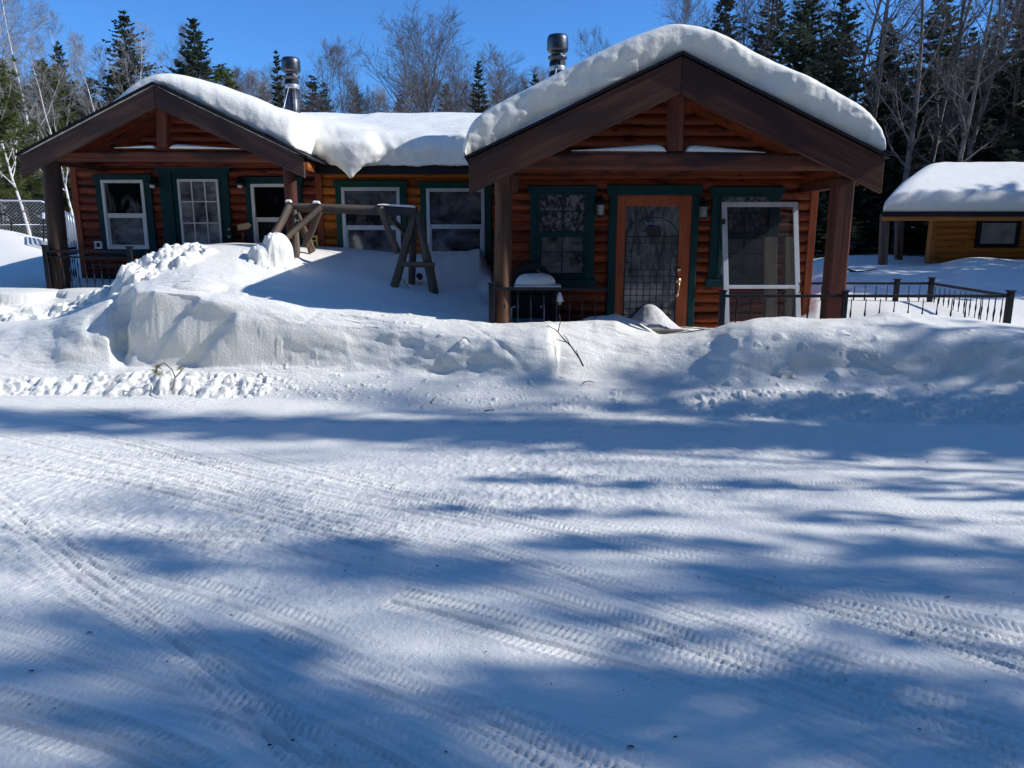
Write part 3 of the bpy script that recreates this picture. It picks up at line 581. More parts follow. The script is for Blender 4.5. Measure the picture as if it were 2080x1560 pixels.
# porch decks
bx('porch_deck', (xr0 + .1, YPR - .15, .02), (5.7, YR - .05, .14), M['grey_board']); bx('porch_deck', (xl0 - .1, YPL - .1, .38), (xl1 - .1, YM - .05, .48), M['grey_board'])

# roofs: panels following the gables
def gable_roof(xc, zr, s, xa, xb, y0, y1, th=.03, name='roof', y1b=None):
    mb = MB()
    for sgn, xe in ((-1, xa), (1, xb)):
        ze = zr - s * abs(xe - xc)
        v = [(xc, y0, zr), (xe, y0, ze), (xe, y1, ze), (xc, y1, zr)]
        v += [(a, b, c - th) for a, b, c in v]
        mb.add(v, [(0, 1, 2, 3), (7, 6, 5, 4), (0, 4, 5, 1), (1, 5, 6, 2), (2, 6, 7, 3), (3, 7, 4, 0)])
    return mb.build(name, M['flash'], cabin)
gable_roof(XR, ZR + .03, sR, eLR.x - .03, eRR.x + .04, YBR - .05, 13.6)
gable_roof(XL, ZL + .03, sL, eLL.x - .03, eRL.x + .06, YBL - .05, 15.6)
# soffit boards under the porch roofs
def soffit(xc, zr, s, xa, xb, y0, y1, m):
    mb = MB(); th = .02
    for xe in (xa, xb):
        ze = zr - s * abs(xe - xc)
        v = [(xc, y0, zr - .03), (xe, y0, ze - .03), (xe, y1, ze - .03), (xc, y1, zr - .03)]; v += [(a, b, c - th) for a, b, c in v]
        mb.add(v, [(0, 1, 2, 3), (7, 6, 5, 4), (0, 4, 5, 1), (1, 5, 6, 2), (2, 6, 7, 3), (3, 7, 4, 0)])
    return mb.build('soffit', m, cabin)
soffit(XR, ZR, sR, eLR.x, eRR.x, YBR + .06, YR + .05, M['log']); soffit(XL, ZL, sL, eLL.x, eRL.x, YBL + .06, YM + .05, M['log_left'])
# middle roof
EZ = 2.53; EY = 10.86; RZ = 3.42; RY = 14.5
mb = MB(); v = [(xl1 - .5, EY, EZ), (.1, EY, EZ), (.1, RY, RZ), (xl1 - .5, RY, RZ)]; v += [(a, b, c - .07) for a, b, c in v]
mb.add(v, [(3, 2, 1, 0), (4, 5, 6, 7), (0, 1, 5, 4), (1, 2, 6, 5), (2, 3, 7, 6), (3, 0, 4, 7)])
v = [(xl0, RY, RZ), (xr1, RY, RZ), (xr1, 16, RZ - .5), (xl0, 16, RZ - .5)]; v += [(a, b, c - .07) for a, b, c in v]
mb.add(v, [(3, 2, 1, 0), (4, 5, 6, 7), (0, 1, 5, 4), (1, 2, 6, 5), (2, 3, 7, 6), (3, 0, 4, 7)])
mb.build('roof', M['flash'], cabin)
bx('gutter', (xl1 - .05, EY - .06, EZ - .115), (0, EY - .005, EZ - .005), M['flash'])
# barge boards
def barge(xc, zt, s, xe, y, drop, m, tag_=None):
    """one sloping board with plumb-cut ends, grain along its length"""
    a = Vector((xc, y, zt)); b = Vector((xe, y, zt - s * abs(xe - xc)))
    if xe < xc: a, b = b, a
    d = b - a; L = d.length; ang = math.atan2(d.z, d.x)
    th = .055; ca = math.cos(ang); sa = math.sin(ang)
    pts = [(0, 0), (d.x, d.z), (d.x, d.z - drop), (0, -drop)]
    loc = [(p[0] * ca + p[1] * sa, -p[0] * sa + p[1] * ca) for p in pts]
    v = [(x, -th / 2, z) for x, z in loc] + [(x, th / 2, z) for x, z in loc]
    me = bpy.data.meshes.new('barge_board'); me.from_pydata(v, [], [(3, 2, 1, 0), (4, 5, 6, 7), (0, 1, 5, 4), (1, 2, 6, 5), (2, 3, 7, 6), (3, 0, 4, 7)]); me.materials.append(m); me.update()
    o = bpy.data.objects.new('barge_board', me); o.location = a - wloc(cabin); o.rotation_euler = (0, -ang, 0); link(o, cabin)
    return bevel(o, .006)
barge(XR - .002, ZR - .012, sR, eLR.x, YBR, .345, M['barge']); barge(XR + .002, ZR - .012, sR, eRR.x, YBR, .345, M['barge'])
barge(XL - .002, ZL - .02, sL, eLL.x, YBL, .25, M['barge_left']); barge(XL + .002, ZL - .02, sL, eRL.x, YBL, .25, M['barge_left'])
# thin snow line lying on the left barge boards
def strip(p0, p1, r, name, parent=None, seed=1, m=None, ry=None):
    mb = MB(); p0 = Vector(p0); p1 = Vector(p1); n = 60; g = random.Random(seed); pts = []; rad = []
    for i in range(n + 1):
        t = i / n; pts.append(p0.lerp(p1, t) + Vector((0, 0, g.uniform(-.003, .003)))); rad.append(r * (.75 + .45 * g.random()) * min(1, 8 * t + .2, 8 * (1 - t) + .2))
    mb.tube(pts, rad, 8); return mb.build(name, m or M['rsnow'], parent, True)

# posts, tie beams, king posts
def post(px, y0, y1, Yp, r0, r1, m, zb, seed, lean=None):
    a = at(px[0], y0, Yp); b = at(px[1], y1, Yp); d = (a - b); b2 = b + d * ((zb - b.z) / d.z)
    return roundlog('post', b2, a, r1, r0, m, cabin, .008, 20, 16, seed)
post((1022, 1020), 348, 600, YPR, .092, .098, M['post'], .1, 2)
q = at(1712, 362, YPR); bq = at(1689, 640, YPR)
o = board('post', bq + (bq - q).normalized() * .5, q, .19, .19, M['post_red'], cabin, bev=.02)
post((103, 122), 322, 560, YPL, .105, .125, M['post_dark'], .45, 4)
post((588, 598), 335, 505, YPL, .082, .075, M['post_red'], .9, 5)
tR = at(1200, 328, YPR).z
board('tie_beam', (xr0 - .0, YPR - .01, at(1100, 327, YPR).z), (xr1 - .02, YPR - .01, at(1600, 330, YPR).z), .16, .165, M['beam'], cabin, bev=.03)
board('tie_beam', (at(110, 316, YPL).x, YPL, at(110, 318, YPL).z), (at(605, 318, YPL).x, YPL, at(600, 320, YPL).z), .15, .125, M['beam'], cabin, bev=.03)
board('wall_plate', (xr0, YR - .075, at(1400, 352, YR).z), (xr1, YR - .075, at(1400, 352, YR).z), .09, .10, M['log'], cabin)
board('wall_plate', (xl0, YM - .075, at(400, 337, YM).z), (xl1, YM - .075, at(400, 337, YM).z), .08, .07, M['log_left'], cabin)
roundlog('king_post', at(1372, 308, YPR - .02), at(1373, 185, YPR - .02), .085, .092, M['beam'], cabin, .006, 18, 10, 9)
roundlog('king_post', at(333, 300, YPL - .02), at(330, 212, YPL - .02), .082, .088, M['beam'], cabin, .006, 18, 10, 10)
# side plates from post line back to the wall
for xx, zz, y0, y1, m in ((xr1 - .12, at(1690, 362, YPR).z - .02, YPR, YR, M['post_red']), (xr0 + .22, at(1690, 362, YPR).z - .02, YPR, YR, M['post']),
                          (at(105, 330, YPL).x, at(105, 325, YPL).z, YPL, YM, M['beam']), (at(590, 330, YPL).x, at(590, 328, YPL).z, YPL, YM, M['beam'])):
    board('side_beam', (xx, y0, zz), (xx, y1, zz), .10, .11, m, cabin, bev=.01)
bx('sun_block_panel', (xr1 - .15, YPR + .08, at(1690, 362, YPR).z + .03), (xr1 - .11, YR - .09, ZR - sR * (xr1 - .11 - XR) - .035), M['log'])  # board added above the side beam to stop sun leaking onto the wall
bx('shade_panel', (xl0 - .03, YM - .075, .40), (at(330, 540, YM).x, YM - .046, .98), M['flash'])  # black panel standing in for the shade low on the left porch wall
# inner rafters under the right porch slope
for sgn in (-1, 1):
    a = Vector((XR + sgn * .12, YPR + .55, ZR - .16)); b = Vector((XR + sgn * 1.8, YPR + .55, ZR - .16 - sR * 1.68)); board('rafter', a, b, .05, .12, M['log'], cabin)
    a = Vector((XL + sgn * .12, YPL + .55, ZL - .14)); b = Vector((XL + sgn * 1.5, YPL + .55, ZL - .14 - sL * 1.38)); board('rafter', a, b, .05, .10, M['log_left'], cabin)
# end of the side plate and icicle at the left wing's right eave
board('side_beam', at(622, 338, YBL + .03), at(640, 344, 10.9), .05, .10, M['log_mid'], cabin)

# snow lying on tie beams
def snow_lens(p0, p1, h, d, name, label, taper=(.2, 1.0), group=None, seed=0):
    p0 = Vector(p0); p1 = Vector(p1); nxx, nyy = 40, 12; vs = []; fs = []
    g = np.random.RandomState(seed)
    for i in range(nxx + 1):
        t = i / nxx
        hh = h * (taper[0] + (taper[1] - taper[0]) * t) * min(1, math.sqrt(max(0, 1 - (2 * t - 1) ** 8)))
        for j in range(nyy + 1):
            a = math.pi * j / nyy; c = p0.lerp(p1, t)
            vs.append((c.x, c.y - d * math.cos(a), c.z + hh * math.sin(a) ** .6))
    for i in range(nxx):
        for j in range(nyy): fs.append((i * (nyy + 1) + j, (i + 1) * (nyy + 1) + j, (i + 1) * (nyy + 1) + j + 1, i * (nyy + 1) + j + 1))
    b = len(vs); fs.append(tuple(range(nyy + 1))); fs.append(tuple(nxx * (nyy + 1) + j for j in range(nyy, -1, -1)))
    for i in range(nxx): fs.append((i * (nyy + 1), i * (nyy + 1) + nyy, (i + 1) * (nyy + 1) + nyy, (i + 1) * (nyy + 1)))
    o = meshobj(name, vs, fs, M['rsnow'], None, True, loc=(p0 + p1) / 2)
    tag(o, label, 'snow', group); return o
zt = at(1300, 309, YPR).z
snow_lens(at(1160, 307, YPR - .0), at(1352, 309, YPR), .085, .07, 'snow_patch', 'thin snow wedge on the right porch beam, left of its king post', (.1, 1))
snow_lens(at(1552, 311, YPR), at(1390, 309, YPR), .080, .07, 'snow_patch', 'thin snow wedge on the right porch beam, right of its king post', (.1, 1))
snow_lens(at(235, 301, YPL), at(318, 301, YPL), .045, .06, 'snow_patch', 'short snow wedge on the left porch beam, left of its king post', (.1, 1))
snow_lens(at(490, 303, YPL), at(347, 302, YPL), .065, .06, 'snow_patch', 'long snow wedge on the left porch beam, right of its king post', (.1, 1))
tag(strip(Vector((XL, YBL, ZL)), Vector((eLL.x, YBL, ZL - sL * (XL - eLL.x))) , .020, 'snow_strip', None, 3), 'thin white snow line on the left slope of the left porch gable board', 'snow')
tag(strip(Vector((XL, YBL, ZL)), Vector((eRL.x, YBL, ZL - sL * (eRL.x - XL))) , .017, 'snow_strip', None, 4), 'thin white snow line on the right slope of the left porch gable board', 'snow')

# ---- windows and doors
def rect(px0, py0, px1, py1, Yp):
    a = at((px0 + px1) / 2, py0, Yp); b = at((px0 + px1) / 2, py1, Yp)
    l = at(px0, (py0 + py1) / 2, Yp).x; r = at(px1, (py0 + py1) / 2, Yp).x
    return l, r, b.z, a.z
def frame_mb(mb, x0, x1, z0, z1, y0, y1, wx, wz=None, wb=None):
    wz = wz or wx; wb = wz if wb is None else wb
    mb.box((x0, y0, z0), (x0 + wx, y1, z1)); mb.box((x1 - wx, y0, z0), (x1, y1, z1))
    mb.box((x0 + wx, y0, z1 - wz), (x1 - wx, y1, z1)); mb.box((x0 + wx, y0, z0), (x1 - wx, y1, z0 + wb)); return mb
def window(label, fr, tr, Yw, mf, mt, mp1, mp2, split=.5, sash=.045, mull=None, ears=True, light_lower=None):
    """fr, tr: (x0,x1,z0,z1) of the sash frame and of the outer trim"""
    x0, x1, z0, z1 = fr; a0, a1, b0, b1 = tr
    w_ = MB().box((x0 + .01, Yw - .056, z0 + .01), (x1 - .01, Yw - .051, (z0 + z1) * .5 if False else z0 + (z1 - z0) * split)).build('window', mp2, cabin)
    w_['label'] = label
    MB().box((x0 + .01, Yw - .052, z0 + (z1 - z0) * split), (x1 - .01, Yw - .047, z1 - .01)).build('pane', mp1, w_)
    f = MB(); frame_mb(f, x0, x1, z0, z1, Yw - .085, Yw - .02, sash)
    zm = z0 + (z1 - z0) * split
    f.box((x0 + sash, Yw - .075, zm - .022), (x1 - sash, Yw - .03, zm + .022))
    frame_mb(f, x0 + sash, x1 - sash, z0 + sash, zm - .022, Yw - .070, Yw - .03, .022)
    bevel(f.build('frame', mf, w_), .004)
    t = MB(); tw = x0 - a0
    t.box((a0, Yw - .075, b0 + .09), (x0, Yw - .01, z1)); t.box((x1, Yw - .075, b0 + .09), (a1, Yw - .01, z1))
    t.box((a0 - .03, Yw - .082, z1), (a1 + .03, Yw - .01, b1)); t.box((a0 - .03, Yw - .095, b0), (a1 + .03, Yw - .01, b0 + .09))
    if z0 > b0 + .09: t.box((x0, Yw - .074, b0 + .09), (x1, Yw - .01, z0))
    bevel(t.build('trim', mt, w_), .008)
    if mull:
        g = MB()
        for (u0, v0, u1, v1) in mull:
            g.box((x0 + (x1 - x0) * u0 - .007, Yw - .064, z0 + (z1 - z0) * v0 - .007), (x0 + (x1 - x0) * u1 + .007, Yw - .0525, z0 + (z1 - z0) * v1 + .007))
        g.build('grille', M['trim'], w_)
    return w_
def ext(t, a, b):    # trims run down into the snow
    return (t[0], t[1], t[2] + a, t[3] + b)
window('left window of the left porch, white frame in green trim', rect(217, 366, 302, 506, YM), rect(205, 355, 316, 519, YM), YM, M['vinyl'], M['trim'], M['pane_dark'], M['pane_half'], .5)
window('right window of the left porch, behind the red post', rect(517, 374, 605, 520, YM), rect(505, 360, 618, 530, YM), YM, M['vinyl'], M['trim'], M['pane_dark'], M['pane_half'], .52)
window('middle window beneath the hanging snow', rect(698, 381, 815, 525, YM), rect(686, 367, 828, 535, YM), YM, M['vinyl'], M['trim_mid'], M['pane_half'], M['pane_half'], .45, .05)
window('middle window beside the right porch post', rect(868, 383, 985, 520, YM), rect(856, 370, 999, 532, YM), YM, M['vinyl'], M['trim_mid'], M['pane_half'], M['pane_half'], .45, .05)
g2 = [(.5, .02, .5, .98), (.02, .78, .98, .78), (.02, .30, .98, .30)]
window('dark double-hung window left of the wooden door', rect(1091, 392, 1192, 562, YR), rect(1076, 378, 1206, 582, YR), YR, M['trim'], M['trim'], M['pane_lace'], M['pane_half'], .52, .028, g2)
window('dark double-hung window behind the leaning screen door', rect(1457, 396, 1560, 565, YR), rect(1440, 380, 1578, 582, YR), YR, M['trim'], M['trim'], M['pane_lace'], M['pane_half'], .52, .028, g2)

# left porch door
x0, x1, z0, z1 = rect(362, 350, 462, 600, YM); z0 = .5
d = bx('door', (x0, YM - .055, z0), (x1, YM - .01, z1), M['trim'], cabin); d['label'] = 'dark green steel door with nine-lite window'
g0, g1, h0, h1 = rect(371, 366, 450, 496, YM)
MB().box((g0, YM - .060, h0), (g1, YM - .057, h1)).build('pane', M['pane_film'], d)
fm = MB(); frame_mb(fm, g0 - .01, g1 + .01, h0 - .02, h1 + .01, YM - .085, YM - .058, .035)
for k in (1, 2):
    xx = g0 + (g1 - g0) * k / 3; fm.box((xx - .009, YM - .078, h0), (xx + .009, YM - .0605, h1))
    zz = h0 + (h1 - h0) * k / 3; fm.box((g0 + .03, YM - .077, zz - .009), (g1 - .03, YM - .0605, zz + .009))
bevel(fm.build('frame', M['vinyl'], d), .003)
t = MB(); a0, a1, b0, b1 = rect(336, 336, 474, 600, YM); t.box((a0, YM - .08, .5), (x0, YM - .01, z1)); t.box((x1, YM - .08, .5), (a1, YM - .01, z1)); t.box((a0 - .04, YM - .088, z1), (a1 + .04, YM - .01, b1 + .01))
bevel(t.build('trim', M['trim'], d), .008)
h = MB(); p = at(465, 463, YM - .08); h.lathe((p.x, p.y, p.z - .02), [(.02, -.02), (.024, 0), (.02, .02)], 10); h.build('deadbolt', M['galv'], d, True); h = MB(); p = at(466, 478, YM - .1); h.lathe((p.x, p.y, p.z - .02), [(.018, -.02), (.026, 0), (.018, .02)], 10)
h.build('handle', M['galv'], d, True)
# right porch door
x0, x1, z0, z1 = rect(1249, 397, 1398, 660, YR); z0 = .14
g0, g1, h0, h1 = rect(1267, 419, 1374, 640, YR); h0 = .48
d = MB(); d.box((x0, YR - .065, z0), (g0, YR - .01, z1)); d.box((g1, YR - .065, z0), (x1, YR - .01, z1)); d.box((g0, YR - .0645, h1), (g1, YR - .01, z1)); d.box((g0, YR - .0645, z0), (g1, YR - .01, h0))
d = bevel(d.build('door', M['doorwood'], cabin)); d['label'] = 'orange-brown wooden door with tall glass and bear silhouette'
MB().box((g0 - .005, YR - .054, h0 - .005), (g1 + .005, YR - .047, h1 + .005)).build('pane', M['pane_door'], d)
t = MB(); a0, a1, _, b1 = rect(1234, 380, 1413, 640, YR); t.box((a0, YR - .08, .14), (x0, YR - .01, z1)); t.box((x1, YR - .08, .14), (a1, YR - .01, z1)); t.box((a0 - .03, YR - .09, z1), (a1 + .03, YR - .01, b1 + .02))
bevel(t.build('trim', M['trim'], d), .008)
# metal grille: arch, border squares, grid
gr = MB(); yg = YR - .072; gw = g1 - g0; gx = lambda u: g0 + gw * u
ztop, zarch0 = at(1320, 442, YR).z, at(1320, 481, YR).z
def bar(a, b, r=.0032): gr.tube([a, b], r, 5)
gr.tube([(gx(.5) - gw * .49 * math.cos(t_), yg, zarch0 + (ztop - zarch0) * math.sin(t_)) for t_ in [math.pi * i / 20 for i in range(21)]], .004, 5)
bar((gx(.01), yg, zarch0), (gx(.99), yg, zarch0), .005); bar((gx(.01), yg, h0), (gx(.01), yg, zarch0), .005); bar((gx(.99), yg, h0), (gx(.99), yg, zarch0), .005)
cell = gw / 8.3; zA = zarch0 - cell
bar((gx(0), yg, zA), (gx(1), yg, zA))
bar((gx(.13), yg, h0), (gx(.13), yg, zarch0)); bar((gx(.87), yg, h0), (gx(.87), yg, zarch0))
zz = zA - cell; zB = zarch0 - 5.1 * cell
while zz > zB + .02: bar((gx(0), yg, zz), (gx(.13), yg, zz)); bar((gx(.87), yg, zz), (gx(1), yg, zz)); zz -= cell
zz = zB
while zz > h0: bar((gx(0), yg, zz), (gx(1), yg, zz)); zz -= cell
for k in range(1, 7):
    u = .13 + .74 * k / 6.0 - .0
    if k < 6: bar((gx(u), yg, h0), (gx(u), yg, zB)); bar((gx(u), yg, zA), (gx(u), yg, zarch0))
gr.build('grille', M['black'], d)
# bear silhouette cut from sheet metal, standing on the bar
bear = [(-.46, .02), (-.30, .02), (-.27, .20), (-.16, .26), (.04, .24), (.10, .02), (.26, .02), (.27, .20), (.38, .28), (.44, .02), (.56, .02), (.58, .34), (.60, .55), (.52, .70), (.36, .78), (.12, .74), (-.08, .80), (-.24, .78), (-.38, .70), (-.44, .62), (-.60, .58), (-.72, .46), (-.74, .36), (-.62, .34), (-.50, .36), (-.44, .30)]
cxb = at(1325, 465, YR).x; sc_ = .17
v = [(cxb + a * sc_, yg - .004, zarch0 + b * sc_ * .95) for a, b in bear] + [(cxb + a * sc_, yg + .0, zarch0 + b * sc_ * .95) for a, b in bear]
n = len(bear); meshobj('bear_silhouette', v, [tuple(range(n)), tuple(range(2 * n - 1, n - 1, -1))] + [(i, (i + 1) % n, n + (i + 1) % n, n + i) for i in range(n)], mat('dark_sheet_metal', (.03, .032, .038), rough=.6), d)
# blue sign letters seen through the glass
cu = bpy.data.curves.new('sign_lettering', 'FONT'); cu.body = 'PAUSE SHOTS'; cu.size = .052; cu.extrude = .001; cu.align_x = 'CENTER'
to = bpy.data.objects.new('tmp', cu); COL.objects.link(to); bpy.context.view_layer.update()
tm = bpy.data.meshes.new_from_object(to.evaluated_get(bpy.context.evaluated_depsgraph_get())); bpy.data.objects.remove(to)
tm.materials.clear(); tm.materials.append(M['text'])
to = bpy.data.objects.new('sign_lettering', tm); p = at(1327, 457, YR - .058); to.location = p - wloc(d); to.rotation_euler = (R(90), 0, 0); to.scale = (.62, 1, 1); link(to, d)
# handle set
h = MB(); p = at(1379, 547, YR - .075); h.tube([p + Vector((0, .02, 0)), p + Vector((0, -.012, 0))], .024, 14); h.build('deadbolt', M['brass'], d, True); h = MB()
p = at(1378, 570, YR - .075); h.tube([p + Vector((0, .02, 0)), p + Vector((0, -.010, 0))], .032, 14)
q = at(1375, 600, YR - .075); h.tube([q + Vector((0, .02, 0)), q + Vector((0, -.010, 0))], .020, 12)
h.tube([p + Vector((0, -.01, -.01)), p + Vector((0, -.05, -.03)), p + Vector((0, -.06, -.09)), q + Vector((0, -.05, .03)), q + Vector((0, -.01, 0))], .008, 8)
h.build('handle', M['brass'], d, True)
# wall lanterns (part of the cabin)
def lantern(px, py, Yw, lab):
    p = at(px, py, Yw - .12); x, y, z = p
    b = MB().box((x - .045, Yw - .062, z - .02), (x + .045, Yw - .035, z + .12)); b.tube([(x, Yw - .05, z + .10), (x, Yw - .09, z + .15), (x, y, z + .13)], .008, 6)
    b.lathe((x, y, z), [(.065, .02), (.062, .045), (.03, .085), (.012, .11), (.004, .13)], 8); b.lathe((x, y, z), [(.03, -.13), (.055, -.115), (.055, -.10)], 8)
    for k in range(4):
        a = math.pi / 4 + k * math.pi / 2; b.tube([(x + .055 * math.cos(a), y + .055 * math.sin(a), z - .11), (x + .062 * math.cos(a), y + .062 * math.sin(a), z + .03)], .005, 4)
    o = b.build('wall_lantern', M['black'], cabin); o['label'] = lab
    MB().lathe((x, y, z), [(.045, -.098), (.050, .02)], 8).build('glass', M['pane_shed'], o)
    MB().lathe((x, y, z), [(.022, -.095), (.022, -.03), (.012, 0)], 8).build('bulb', M['vinyl'], o)
lantern(1220, 420, YR, 'black lantern left of the wooden door'); lantern(1429, 424, YR, 'black lantern right of the wooden door')
for px, lab in ((309, 'black barn light left of the green door'), (487, 'black barn light right of the green door')):
    p = at(px, 371, YM - .16); b = MB(); b.lathe((p.x, p.y, p.z), [(.09, -.03), (.075, .0), (.03, .03), (.02, .08)], 14); b.tube([(p.x, p.y, p.z + .07), (p.x, p.y + .06, p.z + .09), (p.x, YM - .03, p.z + .02)], .012, 6)
    o = b.build('barn_light', M['black'], cabin, True); o['label'] = lab
    MB().lathe((p.x, p.y, p.z), [(.02, -.075), (.04, -.06), (.04, -.04), (.025, -.028)], 10).build('bulb', M['vinyl'], o, True)
# dryer vent left of the left window
x0, x1, z0, z1 = rect(199, 490, 214, 505, YM); b = MB(); frame_mb(b, x0, x1, z0, z1, YM - .10, YM - .04, .025); o = b.build('wall_vent', M['vinyl'], cabin)
MB().box((x0 + .02, YM - .07, z0 + .02), (x1 - .02, YM - .05, z1 - .02)).build('louvre', M['black'], o)
# hook above the right window of the left porch
p = at(531, 352, YM - .06); MB().tube([p + Vector((0, .03, .10)), p + Vector((0, -.04, .11)), p + Vector((.02, -.05, 0)), p + Vector((0, -.04, -.08)), p + Vector((-.02, -.04, -.05))], .005, 5).build('hook', M['black'], cabin)

# flue pipes
def flue(px, pt, pb, Yp, label, r=.105, brace=1):
    a = at(px, pt, Yp); b_ = at(px, pb, Yp); zt = a.z
    o = MB().lathe((a.x, Yp, 0), [(r, b_.z - .5), (r, zt - .33)], 24); 
    for k in range(10):
        t_ = 2 * math.pi * k / 10; o.tube([(a.x + r * math.cos(t_), Yp + r * math.sin(t_), b_.z - .4), (a.x + r * math.cos(t_), Yp + r * math.sin(t_), zt - .34)], .006, 4)
    o = o.build('chimney', M['steel'], cabin, True); o['label'] = label
    c = MB(); c.lathe((a.x, Yp, zt), [(r * .98, -.34), (r * 1.0, -.31), (r * 1.22, -.30), (r * 1.25, -.285), (r * 1.22, -.27), (r * .85, -.262), (r * .82, -.225), (r * 1.15, -.215), (r * 1.33, -.20), (r * 1.37, -.18), (r * 1.37, -.06), (r * 1.30, -.025), (r * 1.15, 0), (.01, .004)], 28)
    c.build('cap', M['steel'], o, True)
    g = MB(); g.lathe((a.x, Yp, zt), [(r * 1.03, -.46), (r * 1.05, -.45), (r * 1.05, -.405), (r * 1.03, -.395)], 24)
    g.tube([(a.x - .02, Yp - r * 1.05, zt - .44), (a.x - .16, Yp - r - .25, zt - 1.15)], .008, 6)
    g.build('brace', M['galv'], o, True)
flue(590, 118, 235, 12.2, 'stainless flue rising from the snow behind the left gable')
flue(1133, 72, 170, 10.6, 'stainless flue rising behind the right gable')

# ------------------------------------------------------------------ snow on the roofs
def loaf(name, label, xc, zr, s, xa, xb, y0, y1, T, n_e=3.2, seed=0, ridge_e=.30, amp=.02, front=.05, tend=1.0):
    """thick snow on a gable roof whose ridge runs along Y"""
    NX = 260; prof = []
    for k in range(26):                      # front face, bulging a little, then the rounded shoulder
        a = k / 25
        yy = y0 - front * math.sin(min(1, a * 1.25) * math.pi) + .16 * max(0, a - .62) ** 2 / .144; hh = 1 - (1 - a) ** 1.7 if a > .5 else a * (1 - .5 ** 1.7) / .5
        prof.append((yy, hh))
    yl = prof[-1][0]; m = 46
    for k in range(1, m + 1): prof.append((yl + (y1 - yl) * (k / m) ** 1.6, 1.0))
    xm = (xa + xb) / 2; hw = (xb - xa) / 2
    th = np.linspace(-math.pi / 2, math.pi / 2, NX)
    xi = np.sin(th); xx = xm + hw * xi
    tt = np.clip(1 - np.abs(xi) ** (n_e * 1.6), 0, 1) ** (1 / 3.0)
    # even out the middle
    V = np.zeros((len(prof), NX, 3))
    for j, (yy, hh) in enumerate(prof):
        V[j, :, 0] = xx; V[j, :, 1] = yy
        base = zr - s * np.abs(xx - xc); topc = zr - s * np.sqrt((xx - xc) ** 2 + ridge_e ** 2) + s * ridge_e * .35
        top = topc + T * tt * (1 + .0 * xx)
        lerp = hh * tt ** .15
        V[j, :, 2] = base + (np.maximum(top, base + .01) - base) * hh
    Xs, Ys, Zs = V[..., 0], V[..., 1], V[..., 2]
    fr = np.clip(1 - (Ys - y0) / .3, 0, 1)[:]
    nz = fbm(Xs * 2.2, Zs * 5 + Ys * 1.5, 4, seed); V[..., 1] -= fr * (amp * 1.6 * nz) * (np.array([h for _, h in prof])[:, None] > .02)
    fl = fbm(Xs * 13, Zs * 3.0 + 2 * Xs, 3, seed + 5); V[..., 1] -= fr * .010 * fl
    V[..., 2] += amp * fbm(Xs * 1.4, Ys * 1.2, 3, seed + 9) * np.array([h for _, h in prof])[:, None] * tt[None, :]
    endn = (1 - tt[None, :]) * np.array([h for _, h in prof])[:, None]
    V[..., 0] += .035 * np.sin(th)[None, :] * endn * (1 + fbm(Ys * 3, Zs * 6, 3, seed + 12)) * 1.2
    nj, ni = V.shape[:2]; vs = V.reshape(-1, 3).tolist(); fs = []
    for j in range(nj - 1):
        for i in range(ni - 1): fs.append((j * ni + i, j * ni + i + 1, (j + 1) * ni + i + 1, (j + 1) * ni + i))
    o = meshobj(name, vs, fs, M['rsnow'], None, True, loc=(xc, y0, zr))
    tag(o, label, 'snow'); return o
loaf('roof_snow', 'thick snow slab on the right gable roof above the wooden door', XR, ZR + .035, sR, eLR.x - .02, eRR.x - .03, YBR + .03, 12.6, .37, 9.0, 3, .24, .034)

